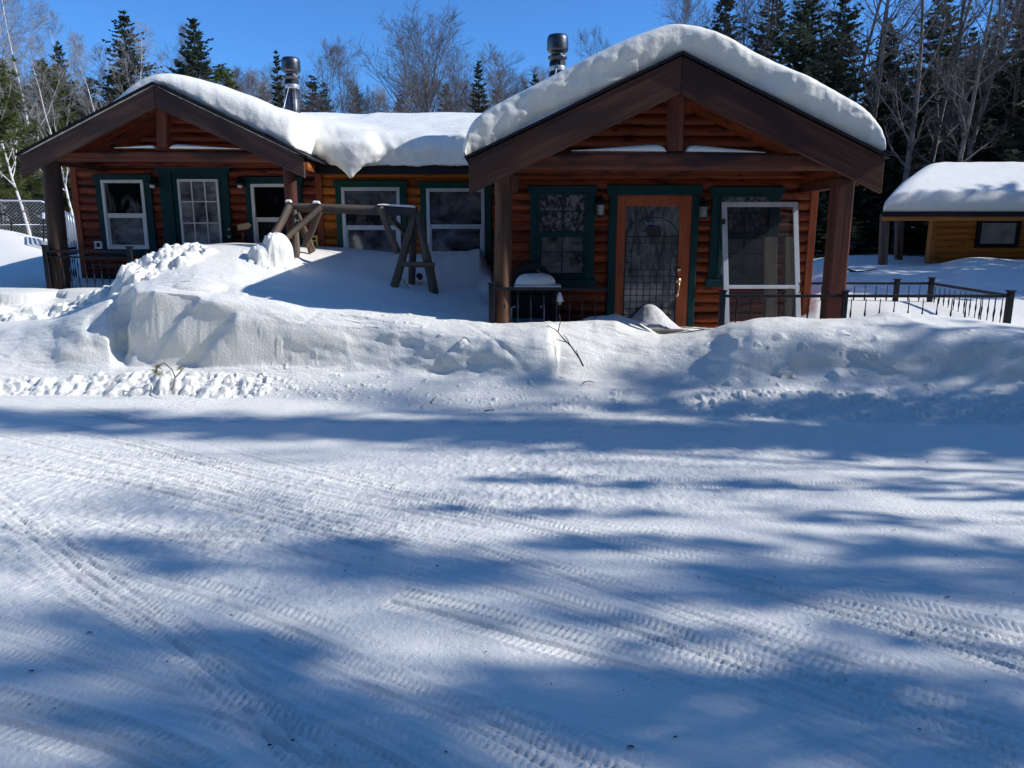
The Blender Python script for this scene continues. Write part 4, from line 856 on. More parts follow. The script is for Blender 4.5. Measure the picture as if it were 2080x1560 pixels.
# snow over the left wing and the middle roof, with the cornice hanging over the middle window
def left_snow():
    x0, x1, y0, y1 = eLL.x + .1, .12, YBL + .05, 15.4
    nx_, ny_ = 170, 150
    xg = np.linspace(x0, x1, nx_); yg_ = np.linspace(y0, y1, ny_); XX, YY = np.meshgrid(xg, yg_)
    W = ZL + .035 - sL * np.abs(XX - XL); Ws = ZL + .035 - sL * np.sqrt((XX - XL) ** 2 + .3 ** 2) + .05
    Mn = EZ + .01 + (RZ - EZ) / (RY - EY) * (YY - EY); Mn = np.where(YY > RY, RZ + .01 - .33 * (YY - RY), Mn)
    eave = YY >= EY
    onw = XX <= eRL.x + .03
    bot = np.where(onw, np.where(eave, np.maximum(W, Mn), W), Mn)
    k = .28
    sm = np.where(eave | (XX > -99), np.log(np.exp(Ws / k) + np.exp(Mn / k)) * k - .03, Ws)
    thk = .25 + .14 * sst(XL - .2, XL + 1.2, XX)
    top = np.where(onw & (YY < EY - .6), Ws, sm)
    t_ = sst(EY - 1.2, EY + .6, YY); top = Ws * (1 - t_) + sm * t_
    top = np.where(onw, top, np.maximum(sm, Mn + .02))
    top = top + thk
    for _ in range(5):
        top[1:-1, 1:-1] = (top[1:-1, 1:-1] * 4 + top[:-2, 1:-1] + top[2:, 1:-1] + top[1:-1, :-2] + top[1:-1, 2:]) / 8
    # left slope: bare near the front edge
    msk = sst(XL - 1.05, XL - .15, XX + .30 * sst(10, 12.5, YY) )
    top = bot + (top - bot) * msk
    # rounded borders
    yf = np.where(XX > eRL.x - .15, EY - .10, y0 + .04 + .0 * XX)
    dfr = np.clip((YY - yf) / .28, 0, 1); rf = np.sqrt(np.clip(1 - (1 - dfr) ** 2, 0, 1)) ** .8
    top = bot + (top - bot) * rf
    top += .025 * fbm(XX * 1.6, YY * 1.1, 3, 77) * rf * msk
    top += .02 * fbm(XX * 5, YY * 5, 3, 79) * rf * msk * sst(-3.4, -2.2, XX) * (1 - sst(12, 13, YY))
    keep = (top - bot > .012) & (YY >= yf - .001)
    V = []; Fc = []; idt = {}; idb = {}
    def vt(j, i):
        if (j, i) not in idt: idt[(j, i)] = len(V); V.append((XX[j, i], YY[j, i], top[j, i]))
        return idt[(j, i)]
    def vb(j, i):
        if (j, i) not in idb: idb[(j, i)] = len(V); V.append((XX[j, i], YY[j, i], bot[j, i]))
        return idb[(j, i)]
    cell = keep[:-1, :-1] | keep[1:, :-1] | keep[:-1, 1:] | keep[1:, 1:]
    for j in range(ny_ - 1):
        for i in range(nx_ - 1):
            if not cell[j, i]: continue
            Fc.append((vt(j, i), vt(j, i + 1), vt(j + 1, i + 1), vt(j + 1, i))); Fc.append((vb(j + 1, i), vb(j + 1, i + 1), vb(j, i + 1), vb(j, i)))
            for (dj, di, a, b) in ((-1, 0, (j, i), (j, i + 1)), (1, 0, (j + 1, i + 1), (j + 1, i)), (0, -1, (j + 1, i), (j, i)), (0, 1, (j, i + 1), (j + 1, i + 1))):
                jj, ii = j + dj, i + di
                if not (0 <= jj < ny_ - 1 and 0 <= ii < nx_ - 1 and cell[jj, ii]):
                    Fc.append((vb(*a), vb(*b), vt(*b), vt(*a)))
    bm = bmesh.new(); vv = [bm.verts.new(p) for p in V]
    for f in Fc:
        try: bm.faces.new([vv[i] for i in f])
        except ValueError: pass
    # cornice: overlapping lumps swept down to a blunt tip, and the roll along the eave
    def ball(p, r, sc=(1, 1, 1)):
        ret = bmesh.ops.create_icosphere(bm, subdivisions=3, radius=r)
        for v_ in ret['verts']: v_.co = Vector((v_.co.x * sc[0], v_.co.y * sc[1], v_.co.z * sc[2])) + p
    g = random.Random(4)
    for py, xa_, xb_, r_, Yp in ((288, 632, 758, .15, 10.92), (298, 642, 762, .165, 10.82), (308, 655, 764, .165, 10.70), (319, 672, 748, .135, 10.66), (330, 684, 738, .105, 10.63), (340, 694, 729, .080, 10.61), (350, 701, 722, .06, 10.59), (359, 707, 717, .045, 10.58), (366, 711, 713, .03, 10.57)):
        rp = r_ * 139; n_ = max(1, int((xb_ - xa_ - rp * 1.2) / (rp * .45)))
        for q_ in range(n_ + 1):
            px = (xa_ + rp * .7) + (xb_ - xa_ - rp * 1.4) * q_ / max(1, n_) if xb_ - xa_ > rp * 1.4 else (xa_ + xb_) / 2
            ball(at(px, py, Yp + .03 * math.sin(px * .05)), r_ * g.uniform(.93, 1.07), (1, .9, 1))
    for k in range(22):
        px = 770 + k * 9.5; ball(at(px, 309 - 3 * math.sin(k * .6), 10.86), .150 + .02 * g.random(), (1.3, .8, 1.0))
    for k in range(14):
        px = 775 + k * 13; ball(at(px, 296 - k * .8, 10.92), .14, (1.5, .9, .8))
    me_ = bpy.data.meshes.new('roof_snow'); bm.to_mesh(me_); bm.free()
    o = bpy.data.objects.new('roof_snow', me_); COL.objects.link(o)
    md = o.modifiers.new('r', 'REMESH'); md.mode = 'VOXEL'; md.voxel_size = .032; md.use_smooth_shade = True
    ms = o.modifiers.new('s', 'SMOOTH'); ms.iterations = 14; ms.factor = .7
    bpy.context.view_layer.update()
    m2 = bpy.data.meshes.new_from_object(o.evaluated_get(bpy.context.evaluated_depsgraph_get()))
    o.modifiers.clear(); o.data = m2; m2.name = 'roof_snow'
    n_ = len(m2.vertices); co = np.zeros(n_ * 3, np.float32); m2.vertices.foreach_get('co', co); co = co.reshape(-1, 3)
    no = np.zeros(n_ * 3, np.float32); m2.vertices.foreach_get('normal', no); no = no.reshape(-1, 3)
    a = fbm(co[:, 0] * 9 + co[:, 2] * 5, co[:, 1] * 7 - co[:, 2] * 8, 4, 90)
    fr = (1 - sst(.5, .95, no[:, 2]))
    co += no * ((.004 + .014 * fr) * a)[:, None]
    m2.vertices.foreach_set('co', co.ravel()); m2.update()
    m2.materials.clear(); m2.materials.append(M['rsnow']); m2.shade_smooth()
    tag(o, 'snow over the left gable and middle roof with a tip hanging over the window', 'snow')
left_snow()

# ------------------------------------------------------------------ railings
def railing(label, runs, zt, drop=.78, pitch=.115, posts=(), group=None, th=.03, double=False):
    t = thing('porch_railing', label, 'railing', (runs[0][0][0], runs[0][0][1], zt - drop), group)
    def baluster_mesh():
        b = MB(); L = drop - .1; pr = []
        for k in range(13):
            u = k / 12; r = .0055 + .011 * math.exp(-((u - .55) / .07) ** 2) + .006 * math.exp(-((u - .25) / .05) ** 2); pr.append((r, -.03 - u * L))
        b.lathe((0, 0, 0), pr[::-1], 6); me = bpy.data.meshes.new('baluster'); me.from_pydata(b.v, [], b.f); me.materials.append(M['railm']); me.update(); me.shade_smooth(); return me
    bme = baluster_mesh()
    for a, b in runs:
        a = Vector((a[0], a[1], zt + (a[2] if len(a) > 2 else 0))); b = Vector((b[0], b[1], zt + (b[2] if len(b) > 2 else 0)))
        board('top_rail', a, b, .045, th, M['railm'], t, bev=.004)
        if double: board('middle_rail', a - Vector((0, 0, .075)), b - Vector((0, 0, .075)), .03, .022, M['railm'], t, bev=.003)
        board('bottom_rail', a - Vector((0, 0, drop - .08)), b - Vector((0, 0, drop - .08)), .035, .025, M['railm'], t, bev=.004)
        n = int((b - a).length / pitch)
        for i in range(1, n):
            p = a.lerp(b, i / n); o = bpy.data.objects.new('baluster', bme); o.location = p - wloc(t); link(o, t)
    for (x, y, dz) in posts:
        b = MB(); b.box((x - .028, y - .028, zt - drop - .05), (x + .028, y + .028, zt + .045 + dz)); b.box((x - .038, y - .038, zt + .045 + dz), (x + .038, y + .038, zt + .062 + dz))
        bevel(b.build('post', M['railm'], t), .004)
    return t
zt = at(1800, 600, YPR).z
a = at(1468, 598, YPR - .08); c1 = at(2052, 604, YPR - .08); cb = at(1892, 576, 9.8); wb = at(1650, 580, 9.8)
mid = at(1716, 600, YPR - .08); mb2 = at(1822, 576, 9.8)
railing('long black railing right of the screen door, running round the snowy terrace', [((a.x, a.y), (c1.x, c1.y)), ((c1.x, c1.y), (cb.x, cb.y)), ((cb.x, cb.y), (wb.x - .6, wb.y))], zt, .75, .145,
        [(a.x, a.y, 0), (mid.x, mid.y, 0), (c1.x, c1.y, 0), (cb.x, cb.y, .02), (mb2.x, mb2.y, 0)])
a = at(998, 585, YPR - .1); b = at(1236, 596, YPR - .02)
railing('short black railing left of the wooden door, in front of the snow-topped table', [((a.x, a.y, .0), (b.x, b.y, -.01))], at(1100, 586, YPR - .1).z, .75, .125, [(a.x, a.y, .0)])
a = at(92, 510, YPL - .12); b = at(264, 514, YPL - .12); c = at(186, 500, YM - .1)
railing('black railing in front of the left porch, under the left window', [((a.x, a.y), (b.x, b.y, -.01)), ((a.x, a.y), (c.x - .25, YM - .1, .02))], at(180, 510, YPL - .12).z, .70, .10, [(a.x, a.y, .02), (b.x, b.y, .0)], None, .03, True)

# ------------------------------------------------------------------ things on the porches
# white folding table with a snow cushion
p0 = at(1045, 580, 8.35); p1 = at(1140, 580, 8.35); zz = p0.z
t = thing('side_table', 'white side table under a snow cushion behind the short railing', 'table', ((p0.x + p1.x) / 2, 8.6, .14))
bevel(MB().box((p0.x, 8.35, zz - .035), (p1.x, 8.8, zz)).build('table_top', M['vinyl'], t), .006)
for xx in (p0.x + .04, p1.x - .04):
    for yy in (8.40, 8.75): MB().box((xx - .018, yy - .018, .14), (xx + .018, yy + .018, zz - .035)).build('leg', M['vinyl'] if False else M['black'], t)
def cushion(c, rx, ry, h, label, name='snow_cushion', m=None, pw=.55):
    vs = []; fs = []; n, mm = 40, 14
    for j in range(mm + 1):
        a = (math.pi / 2) * j / mm
        for i in range(n):
            b = 2 * math.pi * i / n; rr = math.cos(a) ** pw if j < mm else 0
            sx = math.copysign(abs(math.cos(b)) ** .8, math.cos(b)); sy = math.copysign(abs(math.sin(b)) ** .8, math.sin(b))
            vs.append((c[0] + rx * rr * sx, c[1] + ry * rr * sy, c[2] + h * math.sin(a)))
    for j in range(mm):
        for i in range(n): fs.append((j * n + i, j * n + (i + 1) % n, (j + 1) * n + (i + 1) % n, (j + 1) * n + i))
    fs.append(tuple(range(n - 1, -1, -1)))
    o = meshobj(name, vs, fs, m or M['rsnow'], None, True, loc=c); tag(o, label, 'snow'); return o
cushion(((p0.x + p1.x) / 2 - .02, 8.57, zz + .001), .235, .19, .125, 'rounded snow cushion on the white side table')
# covered grill behind it
g = at(1085, 530, 9.0)
t = thing('barbecue_grill', 'black covered barbecue grill behind the white table', 'grill', (g.x, 9.0, .14))
b = MB(); b.box((g.x - .30, 8.83, .5), (g.x + .24, 9.08, .86)); bevel(b.build('firebox', M['black'], t), .03)
b = MB(); pts = []
n = 14
vs = []; fs = []
for i in range(n + 1):
    a = math.pi * i / n; vs += [(g.x - .27 * math.cos(a) - .03, 8.84, .87 + .36 * math.sin(a) ** .8), (g.x - .27 * math.cos(a) - .03, 9.08, .87 + .36 * math.sin(a) ** .8)]
for i in range(n): fs.append((2 * i, 2 * i + 1, 2 * i + 3, 2 * i + 2))
fs.append(tuple(2 * i for i in range(n, -1, -1))); fs.append(tuple(2 * i + 1 for i in range(n + 1)))
meshobj('lid', vs, fs, M['black'], t, False)
MB().tube([(g.x + .02, 8.80, 1.15), (g.x + .12, 8.79, 1.09), (g.x + .20, 8.80, .98)], .010, 6).build('handle', M['brass'], t)
for sx in (-.25, .2): MB().box((g.x + sx - .02, 8.85, .14), (g.x + sx + .02, 9.05, .5)).build('leg', M['black'], t)
# folding chair under the table
c = at(1072, 635, 8.15)
t = thing('camp_chair', 'folded blue-grey camp chair beneath the white side table', 'chair', (c.x, 8.15, .36))
clm = mat('blue_grey_canvas', (.08, .12, .16), (.14, .19, .23), rough=.8, scale=8)
b = MB(); b.box((c.x - .17, 8.12, .50), (c.x + .17, 8.16, .64)); bevel(b.build('back', clm, t), .01)
b = MB(); b.box((c.x - .16, 7.98, .46), (c.x + .16, 8.14, .485)); bevel(b.build('seat', clm, t), .01)
for sx in (-1, 1):
    MB().tube([(c.x + sx * .18, 8.14, .36), (c.x + sx * .18, 8.14, .76), (c.x + sx * .14, 8.12, .78)], .010, 6).build('frame', M['galv'], t, True)
    MB().tube([(c.x - sx * .17, 7.97, .36), (c.x + sx * .17, 8.12, .60)], .009, 6).build('leg', M['galv'], t, True)
# solar stake light: small white cone
c = at(1137, 603, 7.95)
t = thing('garden_light', 'small white cone-shaped garden light hanging behind the short railing', 'lamp', (c.x, 7.95, .4))
MB().lathe((c.x, 7.95, c.z), [(.045, -.05), (.012, .05)], 12).build('lamp_shade', M['vinyl'], t, True); MB().lathe((c.x, 7.95, c.z), [(.016, -.085), (.02, -.05)], 8).build('bulb', M['pane_shed'], t)
MB().tube([(c.x, 7.95, .35), (c.x, 7.95, c.z - .08)], .006, 6).build('stake', M['black'], t)
# leaning screen door
a, b, c, d_ = at(1468, 410, 8.55), at(1622, 411, 8.55), at(1626, 650, 8.15), at(1472, 660, 8.15)
t = thing('screen_door', 'light grey aluminium screen door leaning against the right porch window', 'door', (a.x, 8.1, .2))
top = a.z; x0 = a.x; x1 = b.x; bot = .30; dy = .45
def sdb(name, xa, xb, za, zb, m, th=.028, off=0):
    b = MB(); f = lambda z: 8.12 + (z - bot) / (top - bot) * dy + off
    v = [(xa, f(za), za), (xb, f(za), za), (xb, f(zb), zb), (xa, f(zb), zb)]; v += [(p[0], p[1] + th, p[2]) for p in v]
    b.add(v, [(0, 1, 2, 3), (7, 6, 5, 4), (0, 4, 5, 1), (1, 5, 6, 2), (2, 6, 7, 3), (3, 7, 4, 0)]); o = b.build(name, m, t); return bevel(o, .003) if m is not M['screen'] else o
zm = at(1540, 583, 8.3).z
fr = sdb('stile', x0, x0 + .055, bot, top, M['alu']); sdb('stile', x1 - .055, x1, bot, top, M['alu']); sdb('top_rail', x0 + .055, x1 - .055, top - .055, top, M['alu']); sdb('bottom_rail', x0 + .055, x1 - .055, bot, bot + .12, M['alu'])
sdb('middle_rail', x0 + .055, x1 - .055, zm - .02, zm + .02, M['alu']); sdb('screen', x0 + .055, x1 - .055, zm + .02, top - .055, M['screen'], .002, .012); sdb('screen', x0 + .055, x1 - .055, bot + .12, zm - .02, M['screen'], .002, .012)
h = MB(); h.tube([(x1 - .025, 8.30, zm + .05), (x1 - .02, 8.26, zm + .02), (x1 - .02, 8.25, zm - .04), (x1 - .025, 8.27, zm - .07)], .007, 6); h.build('handle', M['black'], t)
MB().box((x0 - .012, 8.47, top - .25), (x0 + .02, 8.50, top - .19)).build('hinge', M['black'], t)
# two weathered boards behind it
for (p, q_, lab) in (((1532, 482), (1546, 650), 'wide weathered grey board behind the screen door, left one'), ((1558, 482), (1570, 650), 'narrow weathered grey board behind the screen door, right one')):
    pass
x0 = at(1566, 560, 8.9).x
o = board('weathered_board', (x0, 8.75, .2), (x0, 9.02, at(1575, 482, 8.9).z), .04, .16, M['grey_board'], None); o.rotation_euler.rotate_axis('X', R(90)); tag(o, 'left one of two weathered grey boards leaning behind the screen door', 'board')
x0 = at(1606, 560, 8.9).x
o = board('weathered_board', (x0, 8.75, .2), (x0, 9.02, at(1575, 482, 8.9).z), .04, .13, M['grey_board'], None); o.rotation_euler.rotate_axis('X', R(90)); tag(o, 'right one of two weathered grey boards leaning behind the screen door', 'board')
c = at(1508, 650, 8.0); cushion((c.x, 8.0, .42), .26, .16, .20, 'pale snow heap behind the black rail at the foot of the screen door', 'snow_heap')
# door mat edge / step in front of the door
a = at(1310, 672, 8.15); b = at(1388, 668, 8.15)
o = board('doorstep', (a.x, 8.15, a.z - .01), (b.x, 8.15, a.z - .01), .12, .05, M['grey_board'], None); tag(o, 'grey step edge poking from the snow before the wooden door', 'step')
# snow drifted against the door: gritty, pinkish
def drift():
    vs = []; fs = []; n, mm = 60, 24
    c = at(1318, 617, YR - .12); xa, xb = at(1248, 640, YR - .1).x, at(1405, 670, YR - .1).x
    for i in range(n + 1):
        u = i / n; x = xa + (xb - xa) * u
        hz = .35 * math.exp(-((u - .45) / .27) ** 2)
        for j in range(mm + 1):
            w_ = j / mm; y = YR - .09 - .85 * w_
            z = .37 + hz * math.cos(math.pi / 2 * w_) ** 1.3 * (1 - .25 * w_) + .012 * float(fbm(np.array(x * 40), np.array(y * 40), 3, 8))
            vs.append((x + .35 * w_ * (u - .35), y, z))
    for i in range(n):
        for j in range(mm): fs.append((i * (mm + 1) + j, i * (mm + 1) + j + 1, (i + 1) * (mm + 1) + j + 1, (i + 1) * (mm + 1) + j))
    o = meshobj('snow_drift', vs, fs, M['psnow'], None, True, loc=(c.x, YR - .5, .4)); tag(o, 'gritty snow drift piled against the glass of the wooden door', 'snow')
drift()
# wooden sign on stake and hand rail stub at the left door
a = at(494, 466, YM - .25)
t = thing('wooden_sign', 'small pale wooden arrow board on a stick by the green door', 'sign', (a.x, YM - .25, 1.3))
v = [at(482, 457, YM - .25), at(505, 452, YM - .25), at(510, 458, YM - .25), at(504, 465, YM - .25), at(483, 468, YM - .25)]; n = 5
v = v + [p + Vector((0, .025, 0)) for p in v]; meshobj('board', v, [(4, 3, 2, 1, 0), (5, 6, 7, 8, 9)] + [(i, (i + 1) % n, n + (i + 1) % n, n + i) for i in range(n)], mat('pale_raw_wood', (.38, .30, .16), (.46, .37, .22), scale=8), t)
MB().tube([at(493, 466, YM - .24), at(494, 505, YM - .24)], .012, 8).build('stick', M['grey_log'], t)

# ------------------------------------------------------------------ swing frame of peeled logs
t = thing('swing_frame', 'weathered log swing frame half buried in snow before the middle windows', 'swing frame', tuple(at(720, 560, 9.6)))
def lg(name, a, b, r0, r1, sd, m='grey_log'): return roundlog(name, a, b, r0, r1, M[m], t, .005, 14, 10, sd)
YB = 9.65
lg('crossbeam', at(588, 420, YB + .15), at(846, 431, YB - .15), .055, .062, 21)
down = lambda a, b, k=.12: b + (b - a).normalized() * k
a, b = at(843, 428, YB - .1), at(801, 582, 9.2); lg('leg', down(a, b), a, .055, .05, 22)
a, b = at(849, 432, YB - .12), at(880, 587, 9.25); lg('leg', down(a, b), a, .058, .05, 23)
a, b = at(838, 440, YB + .1), at(838, 579, 9.45); lg('leg', down(a, b), a, .045, .045, 24)
lg('brace', at(808, 514, 9.38), at(772, 422, YB - .22), .045, .042, 25)
lg('brace', at(828, 480, 9.8), at(793, 440, YB), .038, .038, 26)
lg('cross_bar', at(814, 536, 9.28), at(882, 539, 9.24), .032, .038, 27)
a, b = at(588, 418, YB + .05), at(556, 478, 9.5); lg('leg', down(a, b, .25), a, .05, .046, 28)
a, b = at(600, 430, YB + .1), at(601, 503, 9.5); lg('leg', down(a, b), a, .045, .04, 29)
a, b = at(600, 432, YB + .2), at(628, 495, 10.1); lg('leg', down(a, b), a, .05, .045, 30)
lg('brace', at(578, 488, 9.45), at(652, 420, YB - .02), .042, .04, 31)
a, b = at(648, 430, YB + .15), at(622, 494, 9.9); lg('brace', down(a, b, .05), a, .042, .04, 32)
snow_lens(at(766, 417, YB - .1), at(845, 422, YB - .16), .03, .045, 'snow_patch', 'snow strip on the right end of the swing beam', (.7, 1))
snow_lens(at(581, 411, YB + .1), at(592, 411, YB + .1), .035, .04, 'snow_patch', 'small snow cap on the left end of the swing beam', (1, 1))
snow_lens(at(636, 413, YB + .02), at(650, 414, YB + .02), .035, .04, 'snow_patch', 'small snow cap on the swing beam where the brace joins it', (1, 1))
a = at(852, 560, 9.5); o = roundlog('log_stub', a + Vector((-.02, .1, 0)), a + Vector((.02, -.06, -.02)), .035, .035, M['post_red'], None, .003, 12, 3, 40); tag(o, 'short red log end poking from the snow under the swing frame', 'log')
# folded yellow chair by the wall behind the frame
a = at(634, 485, 10.9); t = thing('garden_chair', 'small yellow wooden chair top poking from snow by the corner board', 'chair', tuple(a))
ym = mat('yellow_paint_wood', (.40, .27, .07), (.50, .36, .12), scale=8)
for sx in (-.07, .07): MB().box((a.x + sx - .012, 10.88, a.z - .15), (a.x + sx + .012, 10.91, a.z + .05)).build('post', ym, t)
for dz in (-.03, .03): MB().box((a.x - .06, 10.885, a.z + dz - .012), (a.x + .06, 10.905, a.z + dz + .012)).build('slat', ym, t)

# ------------------------------------------------------------------ shed on the right
YS = 14.6
t = thing('log_shed', 'yellow log shed with thick snow on its roof at the right edge', 'shed', (9, YS, .5)); shed = t
ez = at(1900, 436, 13.8).z; xe = at(1790, 430, 13.8).x
SK = .87; cabin_keep = cabin; cabin = shed
xs0 = at(1897, 490, YS).x
log_wall(xs0, 14, .6, ez + .25, YS, M['log_shed'], None, .028)
cabin = cabin_keep
bevel(MB().box((xs0 - .09, YS - .05, .6), (xs0, YS + .1, ez + .1)).build('corner_board', M['log_shed'], shed), .006)
mb = MB(); v = [(xs0, YS + .1, .6), (xs0 + .1, YS + .1, .6), (xs0 + .1 + 2.6 * SK, 17.2, .6), (xs0 + 2.6 * SK, 17.2, .6)]; v += [(a, b, ez + .3) for a, b, c in v]
mb.add(v, [(3, 2, 1, 0), (4, 5, 6, 7), (0, 1, 5, 4), (1, 2, 6, 5), (2, 3, 7, 6), (3, 0, 4, 7)]).build('wall', M['log_shed'], shed)
mb = MB(); v = [(xe, 13.8, ez + .05), (14, 13.8, ez + .05), (14, 16, ez + .75), (xe + 2.2 * SK, 16, ez + .75)]; v += [(a, b, c - .06) for a, b, c in v]
mb.add(v, [(3, 2, 1, 0), (4, 5, 6, 7), (0, 1, 5, 4), (1, 2, 6, 5), (2, 3, 7, 6), (3, 0, 4, 7)])
v = [(xe + 2.2 * SK, 16, ez + .75), (14, 16, ez + .75), (14, 18, ez + .1), (xe + 4.2 * SK, 18, ez + .1)]; v += [(a, b, c - .06) for a, b, c in v]
mb.add(v, [(3, 2, 1, 0), (4, 5, 6, 7), (0, 1, 5, 4), (1, 2, 6, 5), (2, 3, 7, 6), (3, 0, 4, 7)]); mb.build('roof', M['flash'], shed)
MB().box((xe, 13.77, ez - .035), (14, 13.795, ez + .055)).build('drip_edge', M['flash'], shed)
MB().box((xe + .05, 13.80, ez - .11), (14, 13.84, ez - .036)).build('fascia', M['log_shed'], shed)
for px, yb_, yp in ((1797, 530, 13.95), (1828, 536, 15.6)):
    a = at(px, 440, yp); b = at(px - 2, yb_, yp); board('post', (b.x, yp, b.z - .3), (a.x, yp, a.z + .05), .13, .13, M['grey_log'], shed, bev=.01)
x0, x1, z0, z1 = rect(1980, 445, 2067, 503, YS); wd = MB().box((x0 + .05, YS - .05, z0 + .05), (x1 - .05, YS - .046, z1 - .05)).build('window', M['pane_shed'], shed)
b = MB(); frame_mb(b, x0, x1, z0, z1, YS - .085, YS - .02, .075); bevel(b.build('frame', M['flash'], wd), .006)
def shed_snow():
    NX, NY = 120, 90; vs = []; fs = []
    cr = []
    for k in range(NY):
        u = k / (NY - 1)
        if u < .22: a = u / .22; cr.append((13.80 - .05 * math.sin(a * math.pi), ez + .055 + .36 * a))
        else:
            v_ = (u - .22) / .78; y = 13.80 + 4.2 * v_; base = ez + .055 + (.7 * (y - 13.8) / 2.2 if y < 16 else .7 - .65 * (y - 16) / 2)
            rr = min(1, v_ * 6); cr.append((y, base + .36 + .13 * math.sin(rr * math.pi / 2) - .10 * (math.exp(-((y - 16) / .35) ** 2))))
    for i in range(NX):
        th = math.pi / 2 * min(1, i / 36); e = math.sin(th) ** .6; x = xe + .03 + .55 * (1 - math.cos(th)) + (0 if i <= 36 else (i - 36) / (NX - 37) * (13.4 - xe))
        for (y, z) in cr:
            base = ez + .055 + (.7 * max(0, (y - 13.8)) / 2.2 if y < 16 else .7 - .65 * (y - 16) / 2)
            nz = .012 * float(fbm(np.array(x * 2.), np.array(y * 2.), 3, 13))
            vs.append((x + max(0, y - 13.8) * SK * (1 - (x - xe) / (13.4 - xe + .001)), y, base + max(.0, (z - base)) * e + nz * e))
    for i in range(NX - 1):
        for j in range(NY - 1): fs.append((i * NY + j, (i + 1) * NY + j, (i + 1) * NY + j + 1, i * NY + j + 1))
    o = meshobj('roof_snow', vs, fs, M['rsnow'], None, True, loc=(10, 15, ez)); tag(o, 'smooth thick snow blanket on the shed roof at the right edge', 'snow')
shed_snow()

# ------------------------------------------------------------------ chain-link kennel panels, far left
def panel(label, p0, p1, zb, zt, lean=0, rc=.12, group='chain-link kennel panels'):
    """round-cornered tube frame filled with wire mesh"""
    p0 = Vector(p0); p1 = Vector(p1); L = (p1 - p0).length; H_ = zt - zb; ux = (p1 - p0).normalized(); nrm = Vector((-ux.y, ux.x, 0))
    t = thing('kennel_panel', label, 'fence panel', (p0.x, p0.y, zb), group)
    W = lambda s, h: Vector((p0.x, p0.y, zb)) + ux * s + Vector((0, 0, h)) + nrm * (lean * h)
    pts = [W(0, 0)]
    for k in range(6): a = math.pi / 2 * k / 5; pts.append(W(rc - rc * math.cos(a), H_ - rc + rc * math.sin(a)))
    for k in range(6): a = math.pi / 2 * k / 5; pts.append(W(L - rc + rc * math.sin(a), H_ - rc + rc * math.cos(a)))
    pts.append(W(L, 0)); f = MB(); f.tube(pts, .019, 8); f.tube([W(0, .03), W(L, .03)], .016, 6); f.tube([W(0, H_ * .5), W(L, H_ * .5)], .012, 6); f.build('frame', M['galv'], t, True)
    m_ = MB(); st = .075; n = int((L + H_) / st)
    for k in range(n):
        s = k * st
        a0, h0_ = (s, 0) if s <= L else (L, s - L); a1, h1_ = (s - H_, H_) if s - H_ >= 0 else (0, s)
        if h0_ < H_: m_.tube([W(a0, h0_), W(a1, h1_)], .0028, 3, False); m_.tube([W(L - a0, h0_), W(L - a1, h1_)], .0028, 3, False)
    m_.build('wire_mesh', M['galv'], t)
YF = 17.0
q0, q1, q2 = at(-60, 460, YF - 2), at(30, 460, YF), at(62, 460, YF + .6)
zb = 1.05
panel('long chain-link panel at the left edge behind the snow hump', at(-80, 450, 16.5), at(98, 450, 17.5), 1.25, at(40, 418, 17.2).z + .10)
panel('chain-link panel between the long panel and the left porch post', at(100, 450, 17.6), at(136, 450, 17.2), 1.2, at(110, 432, 17.4).z + .05)
for k, (px, tp) in enumerate(((132, 432), (137, 434), (142, 437), (147, 441))):
    a = at(px - 14, 490, 15.4 + .15 * k); panel(['first', 'second', 'third', 'fourth'][k] + ' of four leaning round-cornered panels beside the left porch post, counted from the left', a, at(px + 12, 492, 14.3 + .15 * k), 1.1, at(px, tp, 15).z, .0, .16)
a = at(89, 462, 15.5); t = thing('solar_stake_light', 'slim stake light with a white lens in the snow left of the porch', 'lamp', tuple(at(89, 486, 15.5)))
MB().tube([at(89, 490, 15.5), at(88, 445, 15.5)], .014, 6).build('stake', M['black'], t); MB().tube([at(88, 444, 15.5), at(88, 432, 15.5)], .03, 8).build('lens', M['vinyl'], t)
a = at(8, 440, 15.8); t = thing('wire_crate_door', 'dark round-cornered wire door leaning on the fence at the left edge', 'gate', tuple(a))
pts = [at(-30, 470, 15.8), at(-30, 437, 15.8), at(12, 436, 15.8), at(19, 441, 15.8), at(23, 450, 15.8), at(24, 468, 15.8)]; MB().tube(pts, .02, 8).build('frame', M['black'], t, True)
m_ = MB()
for k in range(8): m_.tube([at(-26 + k * 6.5, 437, 15.8), at(-26 + k * 6.5, 470, 15.8)], .003, 3, False)
m_.build('wire', M['galv'], t)

# ------------------------------------------------------------------ fallen twigs
def twig(label, pts, r, side=(), name='fallen_twig', m='bark_d'):
    t = MB(); t.tube(pts, [r * (1 - .6 * i / (len(pts) - 1)) for i in range(len(pts))], 6)
    for s in side: t.tube(s, [r * .6 * (1 - .5 * i / (len(s) - 1)) for i in range(len(s))], 5)
    c = Vector(pts[0]); o = meshobj(name, t.v, t.f, M[m], None, True, loc=c); tag(o, label, 'twig'); return o
def G_(px, py, Yp, up=.02): return at(px, py, Yp) + Vector((0, -up, up * .4))
twig('long forked dark twig standing out of the snow bank below the white garden light', [G_(1184, 744, 6.95), G_(1176, 728, 7.02), G_(1160, 705, 7.12), G_(1145, 690, 7.2), G_(1130, 672, 7.3), G_(1112, 662, 7.4)], .009,
     [[G_(1176, 728, 7.02), G_(1170, 712, 7.03)], [G_(1150, 696, 7.15), G_(1128, 690, 7.1)], [G_(1133, 676, 7.28), G_(1138, 655, 7.35), G_(1136, 640, 7.4)], [G_(1160, 706, 7.12), G_(1150, 688, 7.15), G_(1144, 680, 7.2)]])
twig('small bent twig on the snow at the foot of the bank hollow', [G_(1182, 780, 6.85), G_(1188, 776, 6.85), G_(1196, 775, 6.85), G_(1207, 778, 6.85)], .006)
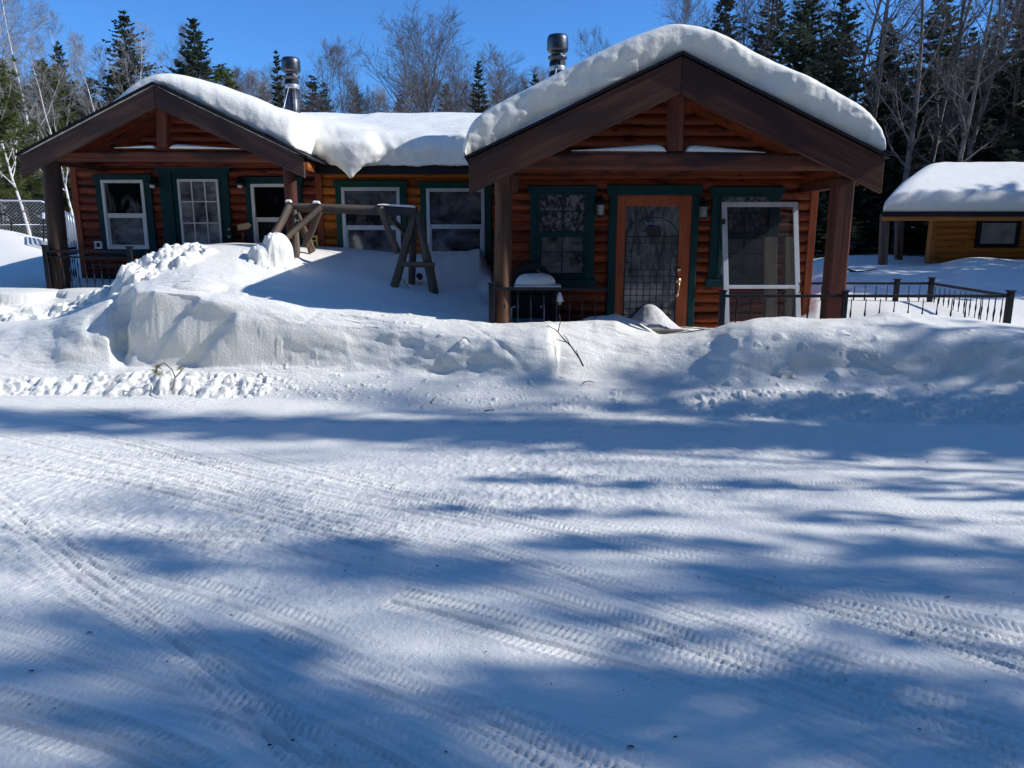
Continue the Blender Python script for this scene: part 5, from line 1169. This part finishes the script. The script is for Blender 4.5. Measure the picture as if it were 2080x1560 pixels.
twig('short dark twig on the rubble below the middle of the bank', [G_(875, 820, 6.5), G_(880, 812, 6.55), G_(888, 805, 6.58)], .006)
twig('thin forked twig in the shaded snow right of the swing frame', [G_(874, 612, 8.8), G_(878, 622, 8.75), G_(888, 628, 8.72), G_(900, 631, 8.7)], .007, [[G_(888, 628, 8.72), G_(886, 618, 8.72)]])
twig('thin twig lying below the right leg of the swing frame', [G_(815, 566, 9.3), G_(824, 576, 9.2), G_(832, 588, 9.1)], .006)
twig('straight dark twig lying at the edge of the road', [gnd(985, 837) + Vector((0, 0, .012)), gnd(1004, 834) + Vector((0, 0, .012))], .006)
twig('dark stick lying in the snow behind the right railing', [at(1722, 548, 12.9), at(1740, 552, 12.7), at(1760, 550, 12.7), at(1782, 547, 12.8)], .02, [[at(1740, 552, 12.7), at(1722, 552, 12.6)]])
# pine sprig at the foot of the left bank
t = thing('pine_sprig', 'broken pine sprig with needles lying on the rubble at the left', 'twig', tuple(gnd(355, 785)))
b = MB(); yy = 7.0
st = [G_(353, 788, 6.98), G_(358, 768, 7.05), G_(352, 752, 7.12), G_(340, 740, 7.12, .06), G_(326, 745, 7.1, .05), G_(318, 755, 7.05)]
b.tube(st, .006, 6); b.tube([G_(358, 768, 7.05), G_(372, 755, 7.08, .04), G_(382, 746, 7.1, .05), G_(370, 748, 7.1, .05)], .005, 5); b.tube([G_(353, 788, 6.98), G_(350, 793, 6.95)], .009, 6)
b.build('stem', mat('sprig_stem', (.16, .10, .05), rough=.8), t, True)
b = MB(); g = random.Random(5)
for c, n_ in ((st[-1], 46), (st[-2], 34), (G_(372, 747, 7.1, .05), 30), (G_(328, 760, 7.04), 26)):
    for k in range(n_):
        d = Vector((g.uniform(-1, .9), g.uniform(-.7, .3), g.uniform(-.7, .25))).normalized() * g.uniform(.04, .075); s = d.cross(Vector((0, 1, 0))).normalized() * .0022
        p = c + Vector((g.uniform(-.02, .02), 0, g.uniform(-.02, .02))); b.add([p - s, p + s, p + d], [(0, 1, 2)])
b.build('needles', leafmat('sprig_needles', (.10, .11, .03), (.20, .19, .06)), t)
# dark specks of bark on the road
g = random.Random(12); b = MB()
for k in range(70):
    p = gnd(g.uniform(0, 2080), g.uniform(900, 1540)) ; p.z = gh(p.x, p.y) + .004; r = g.uniform(.003, .008); a = g.uniform(0, 3.14)
    dx, dy = math.cos(a) * r * g.uniform(1, 2.5), math.sin(a) * r; b.add([(p.x - dx, p.y - dy, p.z), (p.x + dy, p.y - dx * .4, p.z + .002), (p.x + dx, p.y + dy, p.z), (p.x - dy * .6, p.y + dx * .4, p.z + .004)], [(0, 1, 2, 3)])
tag(meshobj('bark_litter', b.v, b.f, M['bark_d'], None, loc=(0, 4, 0)), 'dark crumbs of bark scattered over the packed snow', 'litter', kind='stuff')

# ------------------------------------------------------------------ trees
def rdir(d, spread, g):
    a = Vector((g.gauss(0, 1), g.gauss(0, 1), g.gauss(0, 1))); a = (a - d * a.dot(d)).normalized(); return (d * math.cos(spread) + a * math.sin(spread)).normalized()
def mk(name, mb, m, smooth=False):
    me = bpy.data.meshes.new(name); me.from_pydata([tuple(v) for v in mb.v], [], mb.f); me.materials.append(m); me.update()
    if smooth: me.shade_smooth()
    return me
def bare(h, seed, nl=16, first=.3, spread=.75, mt='bark_b', mw='twig_b', r0=None, dens=1.0, lean=.0, fine=True, lim=.27):
    g = random.Random(seed); T = MB(); B = MB(); r0 = r0 or h * .0078
    def curve(p, d, L, n, wob, up):
        pts = [p]
        for i in range(n):
            d = (d + Vector((g.gauss(0, wob), g.gauss(0, wob), g.gauss(0, wob) + up))).normalized(); p = p + d * (L / n); pts.append(p)
        return pts
    tr = curve(Vector((0, 0, 0)), Vector((lean, g.uniform(-.04, .04), 1)).normalized(), h * .97, 16, .035, .02)
    rr = [r0 * (1 - .93 * (i / 16) ** .9) * (1.25 if i == 0 else 1) for i in range(17)]
    T.tube(tr, rr, 9)
    def at_(pts, t):
        f = t * (len(pts) - 1); i = min(int(f), len(pts) - 2); return pts[i].lerp(pts[i + 1], f - i), (pts[i + 1] - pts[i]).normalized()
    for k in range(nl):
        t = first + (1 - first) * ((k + g.random()) / nl) ** .9
        if t > .98: continue
        p, d = at_(tr, t); L = h * lim * (.55 + .75 * math.sin(math.pi * min(1, (t - first) / (1 - first) * .8 + .18)) - .35 * (t - first) / (1 - first)) * g.uniform(.65, 1.1); rad = max(.008, r0 * (1 - t) * .55)
        dd = rdir(d, g.uniform(spread * .7, spread * 1.2), g); lb = curve(p, dd, L, 7, .10, .07)
        (T if rad > .03 else B).tube(lb, [rad * (1 - .85 * i / 7) for i in range(8)], 5, False)
        for j in range(int(7 * dens)):
            u = .2 + .8 * (j + g.random()) / 7; q, e = at_(lb, min(u, .99)); L2 = L * .42 * (1.15 - u) * g.uniform(.6, 1.3) + .25
            b2 = curve(q, rdir(e, g.uniform(.4, .8), g), L2, 4, .12, .06); B.tube(b2, [max(.004, rad * .42 * (1 - u * .5)) * (1 - .7 * i / 4) for i in range(5)], 4, False)
            for m_ in range(int(6 * dens)):
                u2 = .15 + .85 * (m_ + g.random()) / 6; q2, e2 = at_(b2, min(u2, .99)); L3 = L2 * .5 * g.uniform(.5, 1.1) + .12
                b3 = curve(q2, rdir(e2, g.uniform(.35, .7), g), L3, 2, .12, .05); B.tube(b3, [.0055, .0042, .002], 3, False)
                if fine:
                    for w_ in range(3):
                        q3, e3 = at_(b3, g.uniform(.3, .95)); B.tube([q3, q3 + rdir(e3, g.uniform(.3, .7), g) * g.uniform(.12, .32)], [.0038, .0018], 3, False)
    return [mk('trunk', T, M[mt], True), mk('branches', B, M[mw])]
def spruce(h, seed, rad=None, dens=1.0, base=.06, m='spruce', droop=.25, ragged=.25, up=0):
    g = random.Random(seed); T = MB(); B = MB(); rad = rad or h * .25
    T.tube([(0, 0, 0), (.02 * h * g.uniform(-.3, .3), 0, h * .5), (0, 0, h)], [h * .013, h * .008, h * .001], 8)
    nz = int(h * 4.0 * dens); 
    for k in range(nz):
        t = base + (1 - base) * (k + g.random() * .8) / nz; z = t * h; rl = rad * ((1 - t) ** .78) * g.uniform(1 - ragged, 1 + ragged * .6) + .10
        nb = 5 if t < .85 else 4; a0 = g.uniform(0, 6.28)
        for j in range(nb):
            if g.random() < .12 * ragged * 3: continue
            a = a0 + 6.28 * j / nb + g.uniform(-.35, .35); L = rl * g.uniform(.7, 1.15); el = -.05 - droop * (1 - t) + .55 * t ** 2 + up + g.uniform(-.16, .16)
            d = Vector((math.cos(a) * math.cos(el), math.sin(a) * math.cos(el), math.sin(el)))
            n = max(3, int(L / .24)); p = Vector((0, 0, z + g.uniform(-.12, .12))); pts = [p]
            for i in range(n):
                d = (d + Vector((0, 0, .10 * (i / n) - .02 * (1 - t)))).normalized(); p = p + d * (L / n); pts.append(p)
            T.tube([pts[0], pts[len(pts) // 2], pts[-1]], [.012 + .006 * L, .008, .003], 3, False)
            sd = d.cross(Vector((0, 0, 1))).normalized()
            for i in range(1, n + 1):
                q = pts[i]; w = (L * .34) * (1.15 - i / (n + .5)) + .10
                for s in (-1, 1):
                    for r_ in range(2):
                        e = (sd * s * g.uniform(.7, 1) + d * g.uniform(.4, .9) + Vector((0, 0, g.uniform(-.35, .12)))).normalized(); ww = w * g.uniform(.6, 1.15)
                        qq = q - d * (L / n) * g.random(); tw = Vector((g.uniform(-1, 1), g.uniform(-1, 1), g.uniform(-.3, 1))).cross(e).normalized() * (.045 + .075 * ww)
                        m1 = qq + e * ww * .5
                        B.add([qq - tw * .3, m1 - tw, qq + e * ww, m1 + tw], [(0, 1, 2, 3)])
                        dn = Vector((0, 0, -1)) * (.05 + .09 * ww) + tw * .4
                        B.add([qq + e * ww * .1, qq + e * ww * .85, m1 + dn], [(0, 1, 2)])
            tw = sd * .05; B.add([pts[-2] - tw, pts[-1] + d * .15, pts[-2] + tw], [(0, 1, 2)])
    return [mk('trunk', T, M['bark_d'], True), mk('crown', B, M[m])]
def pine(h, seed, rad=None, m='pine', dens=1.0, base=.25):
    g = random.Random(seed); T = MB(); B = MB(); rad = rad or h * .24
    tr = [Vector((g.uniform(-.1, .1), g.uniform(-.1, .1), h * i / 8)) for i in range(9)]; T.tube(tr, [h * .014 * (1 - .9 * i / 8) for i in range(9)], 8)
    nz = int(h * 2.1 * dens)
    for k in range(nz):
        t = base + (1 - base) * (k + g.random()) / nz; z = t * h; nb = 4
        for j in range(nb):
            a = g.uniform(0, 6.28); L = rad * (1.05 - t) ** .7 * g.uniform(.55, 1.15); el = g.uniform(-.05, .35) + .4 * t
            d = Vector((math.cos(a) * math.cos(el), math.sin(a) * math.cos(el), math.sin(el))); p = Vector((0, 0, z)); pts = [p]
            for i in range(5): d = (d + Vector((g.gauss(0, .08), g.gauss(0, .08), .05))).normalized(); p = p + d * L / 5; pts.append(p)
            T.tube(pts, [.012 + .008 * L * (1 - i / 6) for i in range(6)], 4, False)
            nc = max(3, int(L / .28))
            for c in range(nc):
                u = .35 + .65 * c / (nc - 1); f = u * 5; i = min(int(f), 4); q = pts[i].lerp(pts[i + 1], f - i) + Vector((g.gauss(0, .10), g.gauss(0, .10), g.gauss(0, .07))) * (1 + L * .25)
                for s_ in range(17):
                    e = (d * .6 + Vector((g.gauss(0, .8), g.gauss(0, .8), g.gauss(.25, .6)))).normalized(); ll = g.uniform(.20, .42); tw = e.cross(Vector((g.random(), g.random(), g.random()))).normalized() * .036
                    B.add([q - tw, q + e * ll, q + tw], [(0, 1, 2)])
    return [mk('trunk', T, M['bark_d'], True), mk('crown', B, M[m])]
KIND = {}
KIND['birch'] = [bare(13, s, 20, .25, .65) for s in (1, 2, 3)]
KIND['grey'] = [bare(12, s, 30, .20, .62, 'bark_p', 'twig_d') for s in (11, 12, 13)]
KIND['bigbare'] = [bare(13, s, 52, .14, .60, 'bark_p', 'twig_d', .15, 1.15, 0, True, .40) for s in (21,)]
KIND['poplar'] = [bare(16, s, 26, .22, .95, 'bark_p', 'twig_d', .16, .9, .03 * (s - 32), True, .17) for s in (31, 32, 33)]
KIND['spruce'] = [spruce(12, s, None, 1.3, .06, 'spruce', .25, .32) for s in (41, 42, 43)]
KIND['young'] = [spruce(12, s, 3.6, 1.0, .02, 'spruce_snowy', .2, .4, .1) for s in (71, 72)]
KIND['slim'] = [spruce(12, 44, 1.5, 1.1, .04, 'spruce')]
KIND['ragged'] = [spruce(12, s, 3.1, 1.0, .12, 'spruce2', .1, .5, .12) for s in (51, 52)]
KIND['pine'] = [pine(12, s, 3.3, 'pine', 1.25) for s in (61, 62)]
KIND['open'] = [pine(12, s, 2.3, 'pine', .62, .25) for s in (81, 82, 83)]
KIND['firpine'] = [spruce(12, 63, 3.0, 1.0, .08, 'spruce2', -.15, .4, .25)]
HT = dict(open=12, young=12, birch=13, grey=12, bigbare=13, poplar=16, spruce=12, slim=12, ragged=12, pine=12, firpine=12)
NAME = dict(open='pine_tree', young='spruce_tree', birch='birch_tree', grey='bare_tree', bigbare='bare_tree', poplar='poplar_tree', spruce='spruce_tree', slim='spruce_tree', ragged='fir_tree', pine='pine_tree', firpine='pine_tree')
cnt = {}
def tree(kind, x, y, h, label, group=None, base=None, rz=None, wide=1.0, v=None):
    i = cnt.get(kind, 0); cnt[kind] = i + 1; parts = KIND[kind][(i if v is None else v) % len(KIND[kind])]
    s = h / HT[kind]; g = random.Random(i * 31 + len(kind))
    z = (base if base is not None else gh(x, y) - .1)
    t = thing(NAME[kind], label, 'tree', (x, y, z), group); t.rotation_euler = (0, 0, g.uniform(0, 6.28) if rz is None else rz); t.scale = (s * wide, s * wide, s)
    for me_ in parts: link(bpy.data.objects.new(me_.name.split('.')[0], me_), t)
    return t
def ptree(kind, px, ytop, Yp, label, group=None, **k):
    p = at(px, 460, Yp); top = at(px, ytop, Yp).z; b = gh(p.x, p.y) - .1
    return tree(kind, p.x, p.y, top - b, label, group, base=b, **k)
# --- named trees one can point at
ptree('spruce', 292, 28, 27, 'tall dark pointed spruce behind the left gable', wide=1.35)
ptree('firpine', 425, 38, 30, 'broad dark conifer with a blunt top right of the pointed spruce', wide=1.5)
ptree('pine', 478, 150, 26, 'low pine in front of the blunt-topped conifer', wide=1.1)
ptree('bigbare', 868, 42, 38, 'large bare spreading tree above the middle roof', wide=1.3)
ptree('grey', 822, 92, 36, 'narrow bare tree just left of the large spreading one')
ptree('slim', 975, 125, 30, 'small narrow dark spruce between the bare trees over the middle roof', wide=1.25)
ptree('grey', 945, 105, 42, 'pale bare tree between the spreading tree and the small spruce')
ptree('grey', 1035, 118, 38, 'bushy bare tree right of the small narrow spruce', wide=1.3)
ptree('grey', 1085, 150, 44, 'low bare tree left of the right chimney', wide=1.2)
ptree('grey', 1205, 88, 42, 'small bare treetop right of the right chimney')
ptree('grey', 665, 100, 40, 'bare tree right of the left chimney')
ptree('grey', 725, 108, 42, 'rounded bare tree between the left chimney and the narrow one', wide=1.1)
ptree('slim', 582, 106, 34, 'thin conifer directly behind the left chimney')
ptree('grey', 365, 70, 36, 'thin bare tree between the two tall conifers')
ptree('grey', 540, 150, 36, 'low bare tree left of the left chimney', wide=1.2)
ptree('grey', 500, 140, 40, 'wispy bare tree right of the blunt-topped conifer')
ptree('spruce', 615, 175, 44, 'short far spruce right of the left chimney')
ptree('spruce', 672, 168, 46, 'far spruce under the bare tree right of the left chimney')
ptree('birch', 82, -60, 24, 'tall white birch with many forks near the left edge', v=0, wide=1.2)
ptree('birch', 105, -20, 22, 'white birch with a thick fork right of the tallest birch', v=1, wide=1.2)
ptree('birch', 20, -40, 23, 'white birch at the left edge behind the pine boughs', v=2)
ptree('birch', 180, 48, 26, 'slender white birch left of the pointed spruce', v=1)
ptree('birch', 235, 75, 22, 'leaning white birch in front of the pointed spruce', v=2)
ptree('birch', 272, 60, 21, 'short white birch whose stem crosses the pointed spruce', v=0)
ptree('birch', 150, 90, 20, 'young birch above the snow line left of the left gable', v=2)
ptree('birch', 60, 60, 19, 'young birch between the kennel panels and the tallest birch', v=0)
ptree('ragged', 160, 90, 25, 'ragged brown-green fir left of the left gable')
ptree('pine', -25, -30, 16, 'near pine at the left edge with boughs reaching into the picture', wide=1.25)
ptree('pine', 55, 165, 20, 'sunlit yellow-green pine low at the left edge', wide=1.4)
ptree('pine', 135, 140, 24, 'sunlit pine behind the left porch roof', wide=1.2)
ptree('pine', 200, 200, 27, 'small pine just left of the left gable peak', wide=1.2)
# --- right side: tall trunks and firs above the shed
R0 = 'tall woods behind the right gable and shed'
for px, yt, Yp, lab in ((1590, -240, 24, 'thin poplar over the right slope of the right gable'), (1755, -260, 22, 'second pale trunk close to the thick one'), (1868, -260, 21, 'thin dark trunk above the left part of the shed roof'), (1925, -200, 17.5, 'crooked trunk leaning over the shed roof'), (2020, -260, 19, 'brown trunk above the right part of the shed window'), (1700, -260, 21, 'tall poplar rising just right of the right gable end'), (1742, -300, 19, 'thick pale poplar trunk between the gable end and the shed'), (1822, -280, 18, 'pale leaning poplar above the left end of the shed roof'),
                        (1905, -300, 20, 'dark forked poplar above the shed roof'), (1948, -280, 18.5, 'sun-edged poplar above the middle of the shed roof'), (1985, -240, 22, 'slim poplar above the shed window'), (2060, -280, 20, 'poplar at the right edge above the shed')):
    ptree('poplar', px, yt, Yp, lab)
for px, yt, Yp, lab, wd in ((1450, -40, 26, 'dark spruce rising over the peak of the right gable', 1.0), (1540, -60, 24, 'broad brown spruce behind the right slope of the right gable', 1.25), (1610, -80, 22, 'dense dark fir behind the snow on the right gable slope', 1.2),
                            (1680, -40, 19.5, 'dark fir beside the right gable end', 1.1), (1775, 60, 20, 'dark spruce above the gap between gable and shed', 1.1), (1870, -60, 24, 'dark spruce between the poplars above the shed', 1.1),
                            (2035, -120, 19.5, 'large dark fir above the shed window', 1.3), (2110, -60, 18, 'large fir at the right edge of the picture', 1.3), (1955, 120, 22, 'shorter fir behind the middle of the shed roof', 1.3)):
    ptree('ragged' if wd > 1.15 else 'spruce', px, yt, Yp, lab, wide=wd)
for px, yt, Yp, lab in ((1330, 28, 34, 'bare treetop left of the right gable peak'), (1400, -20, 30, 'bare tree directly over the right gable peak'), (1500, -90, 25, 'bare tree right of the right gable peak'), (1580, -120, 23, 'bare brown tree over the right gable slope'), (1640, -60, 26, 'bare tree behind the firs of the right slope')):
    ptree('grey', px, yt, Yp, lab)
# --- filling woods (nothing tells these apart)
g = random.Random(99)
def fill(n, kinds, px0, px1, y0, y1, Y0, Y1, label, group, wide=(1, 1.4)):
    for i in range(n):
        k = kinds[i % len(kinds)]; px = px0 + (px1 - px0) * (i + g.random()) / n
        ptree(k, px, g.uniform(y0, y1), g.uniform(Y0, Y1), label[k], group, wide=g.uniform(*wide))
LB = lambda s: dict(young='snow-dusted spruce ' + s, spruce='dark spruce ' + s, ragged='ragged fir ' + s, slim='narrow spruce ' + s, grey='bare grey tree ' + s, birch='slender white birch ' + s, pine='pine ' + s, firpine='dark pine ' + s, poplar='bare poplar ' + s)
fill(60, ['spruce', 'grey', 'ragged', 'birch', 'grey', 'pine', 'ragged'], -160, 430, 110, 255, 24, 36, LB('in the dense wood behind the left porch'), 'wood behind the left porch')
fill(30, ['young', 'grey', 'pine', 'young', 'birch', 'ragged'], -160, 330, 230, 330, 20.5, 27, LB('low in the wood behind the left porch'), 'low trees behind the left porch')
fill(44, ['grey', 'grey', 'spruce', 'birch', 'grey'], 330, 1120, 150, 205, 38, 55, LB('in the far tree line over the middle roof'), 'far tree line over the middle roof')
fill(34, ['spruce', 'grey', 'ragged', 'grey', 'spruce'], 1420, 2250, 20, 200, 25, 38, LB('in the dense wood behind the right gable'), 'wood behind the right gable')
fill(34, ['young', 'grey', 'ragged', 'young', 'grey'], 1560, 2250, 180, 330, 19, 30, LB('low in the wood behind the shed'), 'low trees behind the shed', (1.1, 1.5))
fill(16, ['young', 'grey', 'young'], 1600, 1960, 330, 430, 17.6, 21, LB('low under the tall trees by the shed'), 'young trees by the shed', (1.4, 2.2))
# --- beyond the right edge: the trees whose shadows cross the road; and the wood behind the viewer, mirrored in the windows
SH = 'wood beyond the right edge of the road'
for k, x, y, h, wd in (
    ('slim', 12, 3.85, 12.2, .62), ('slim', 16.5, 2.9, 14.5, .6), ('grey', 10.5, 4.5, 8, .8), ('open', 11, 4.15, 7.6, .4), ('open', 13, 3.6, 11.4, .5), ('open', 15, 3.4, 13.2, .45), ('open', 18, 3.1, 15.5, .5),
    ('open', 11, 1.75, 8.0, .35), ('open', 12.3, .45, 11.2, .5), ('open', 15, -.6, 13.5, .5), ('open', 10, .1, 8.6, .4), ('slim', 11.5, .45, 9.6, .28), ('slim', 16, -.5, 13.6, .28),
    ('poplar', 12.5, 2.7, 11.0, .7), ('open', 11, 4.75, 6.9, .6), ('open', 9, 4.95, 4.9, .6), ('open', 14, 4.7, 9.6, .5), ('open', 9.5, 3.0, 6.6, .38), ('open', 12.5, 1.15, 9.6, .36), ('open', 9, .7, 6.6, .42), ('open', 16, .75, 13.6, .34), ('open', 10.5, 2.3, 7.4, .3), ('grey', 14, .6, 12, .8), ('grey', 11, -.2, 9.5, .9),
    ('ragged', 14, 9.3, 8.6, .9), ('ragged', 16, 10.2, 10.0, .9), ('spruce', 15, 8.9, 9.0, .7), ('ragged', 13, 10.8, 8.2, .9), ('ragged', 17.5, 11.2, 10.5, .9), ('spruce', 18.5, 9.2, 10.5, .8)):
    y += x * .09; tree(k, x, y, h, dict(ragged='ragged fir beyond the right edge of the road', grey='bare tree beyond the right edge of the road', spruce='spruce beyond the right edge of the road', slim='narrow spruce beyond the right edge of the road', poplar='bare poplar beyond the right edge of the road', pine='pine beyond the right edge of the road', open='loose-crowned pine beyond the right edge of the road')[k], SH, wide=wd, base=-.1)
g = random.Random(4)
for i in range(44):
    k = ['spruce', 'spruce', 'ragged', 'birch', 'ragged'][i % 5]; tree(k, -27 + i * 1.25 + g.uniform(-1, 1), -6.5 - g.uniform(0, 12), g.uniform(13, 18), LB('across the road behind the viewer')[k], 'wood across the road', base=-.1, wide=1.15)
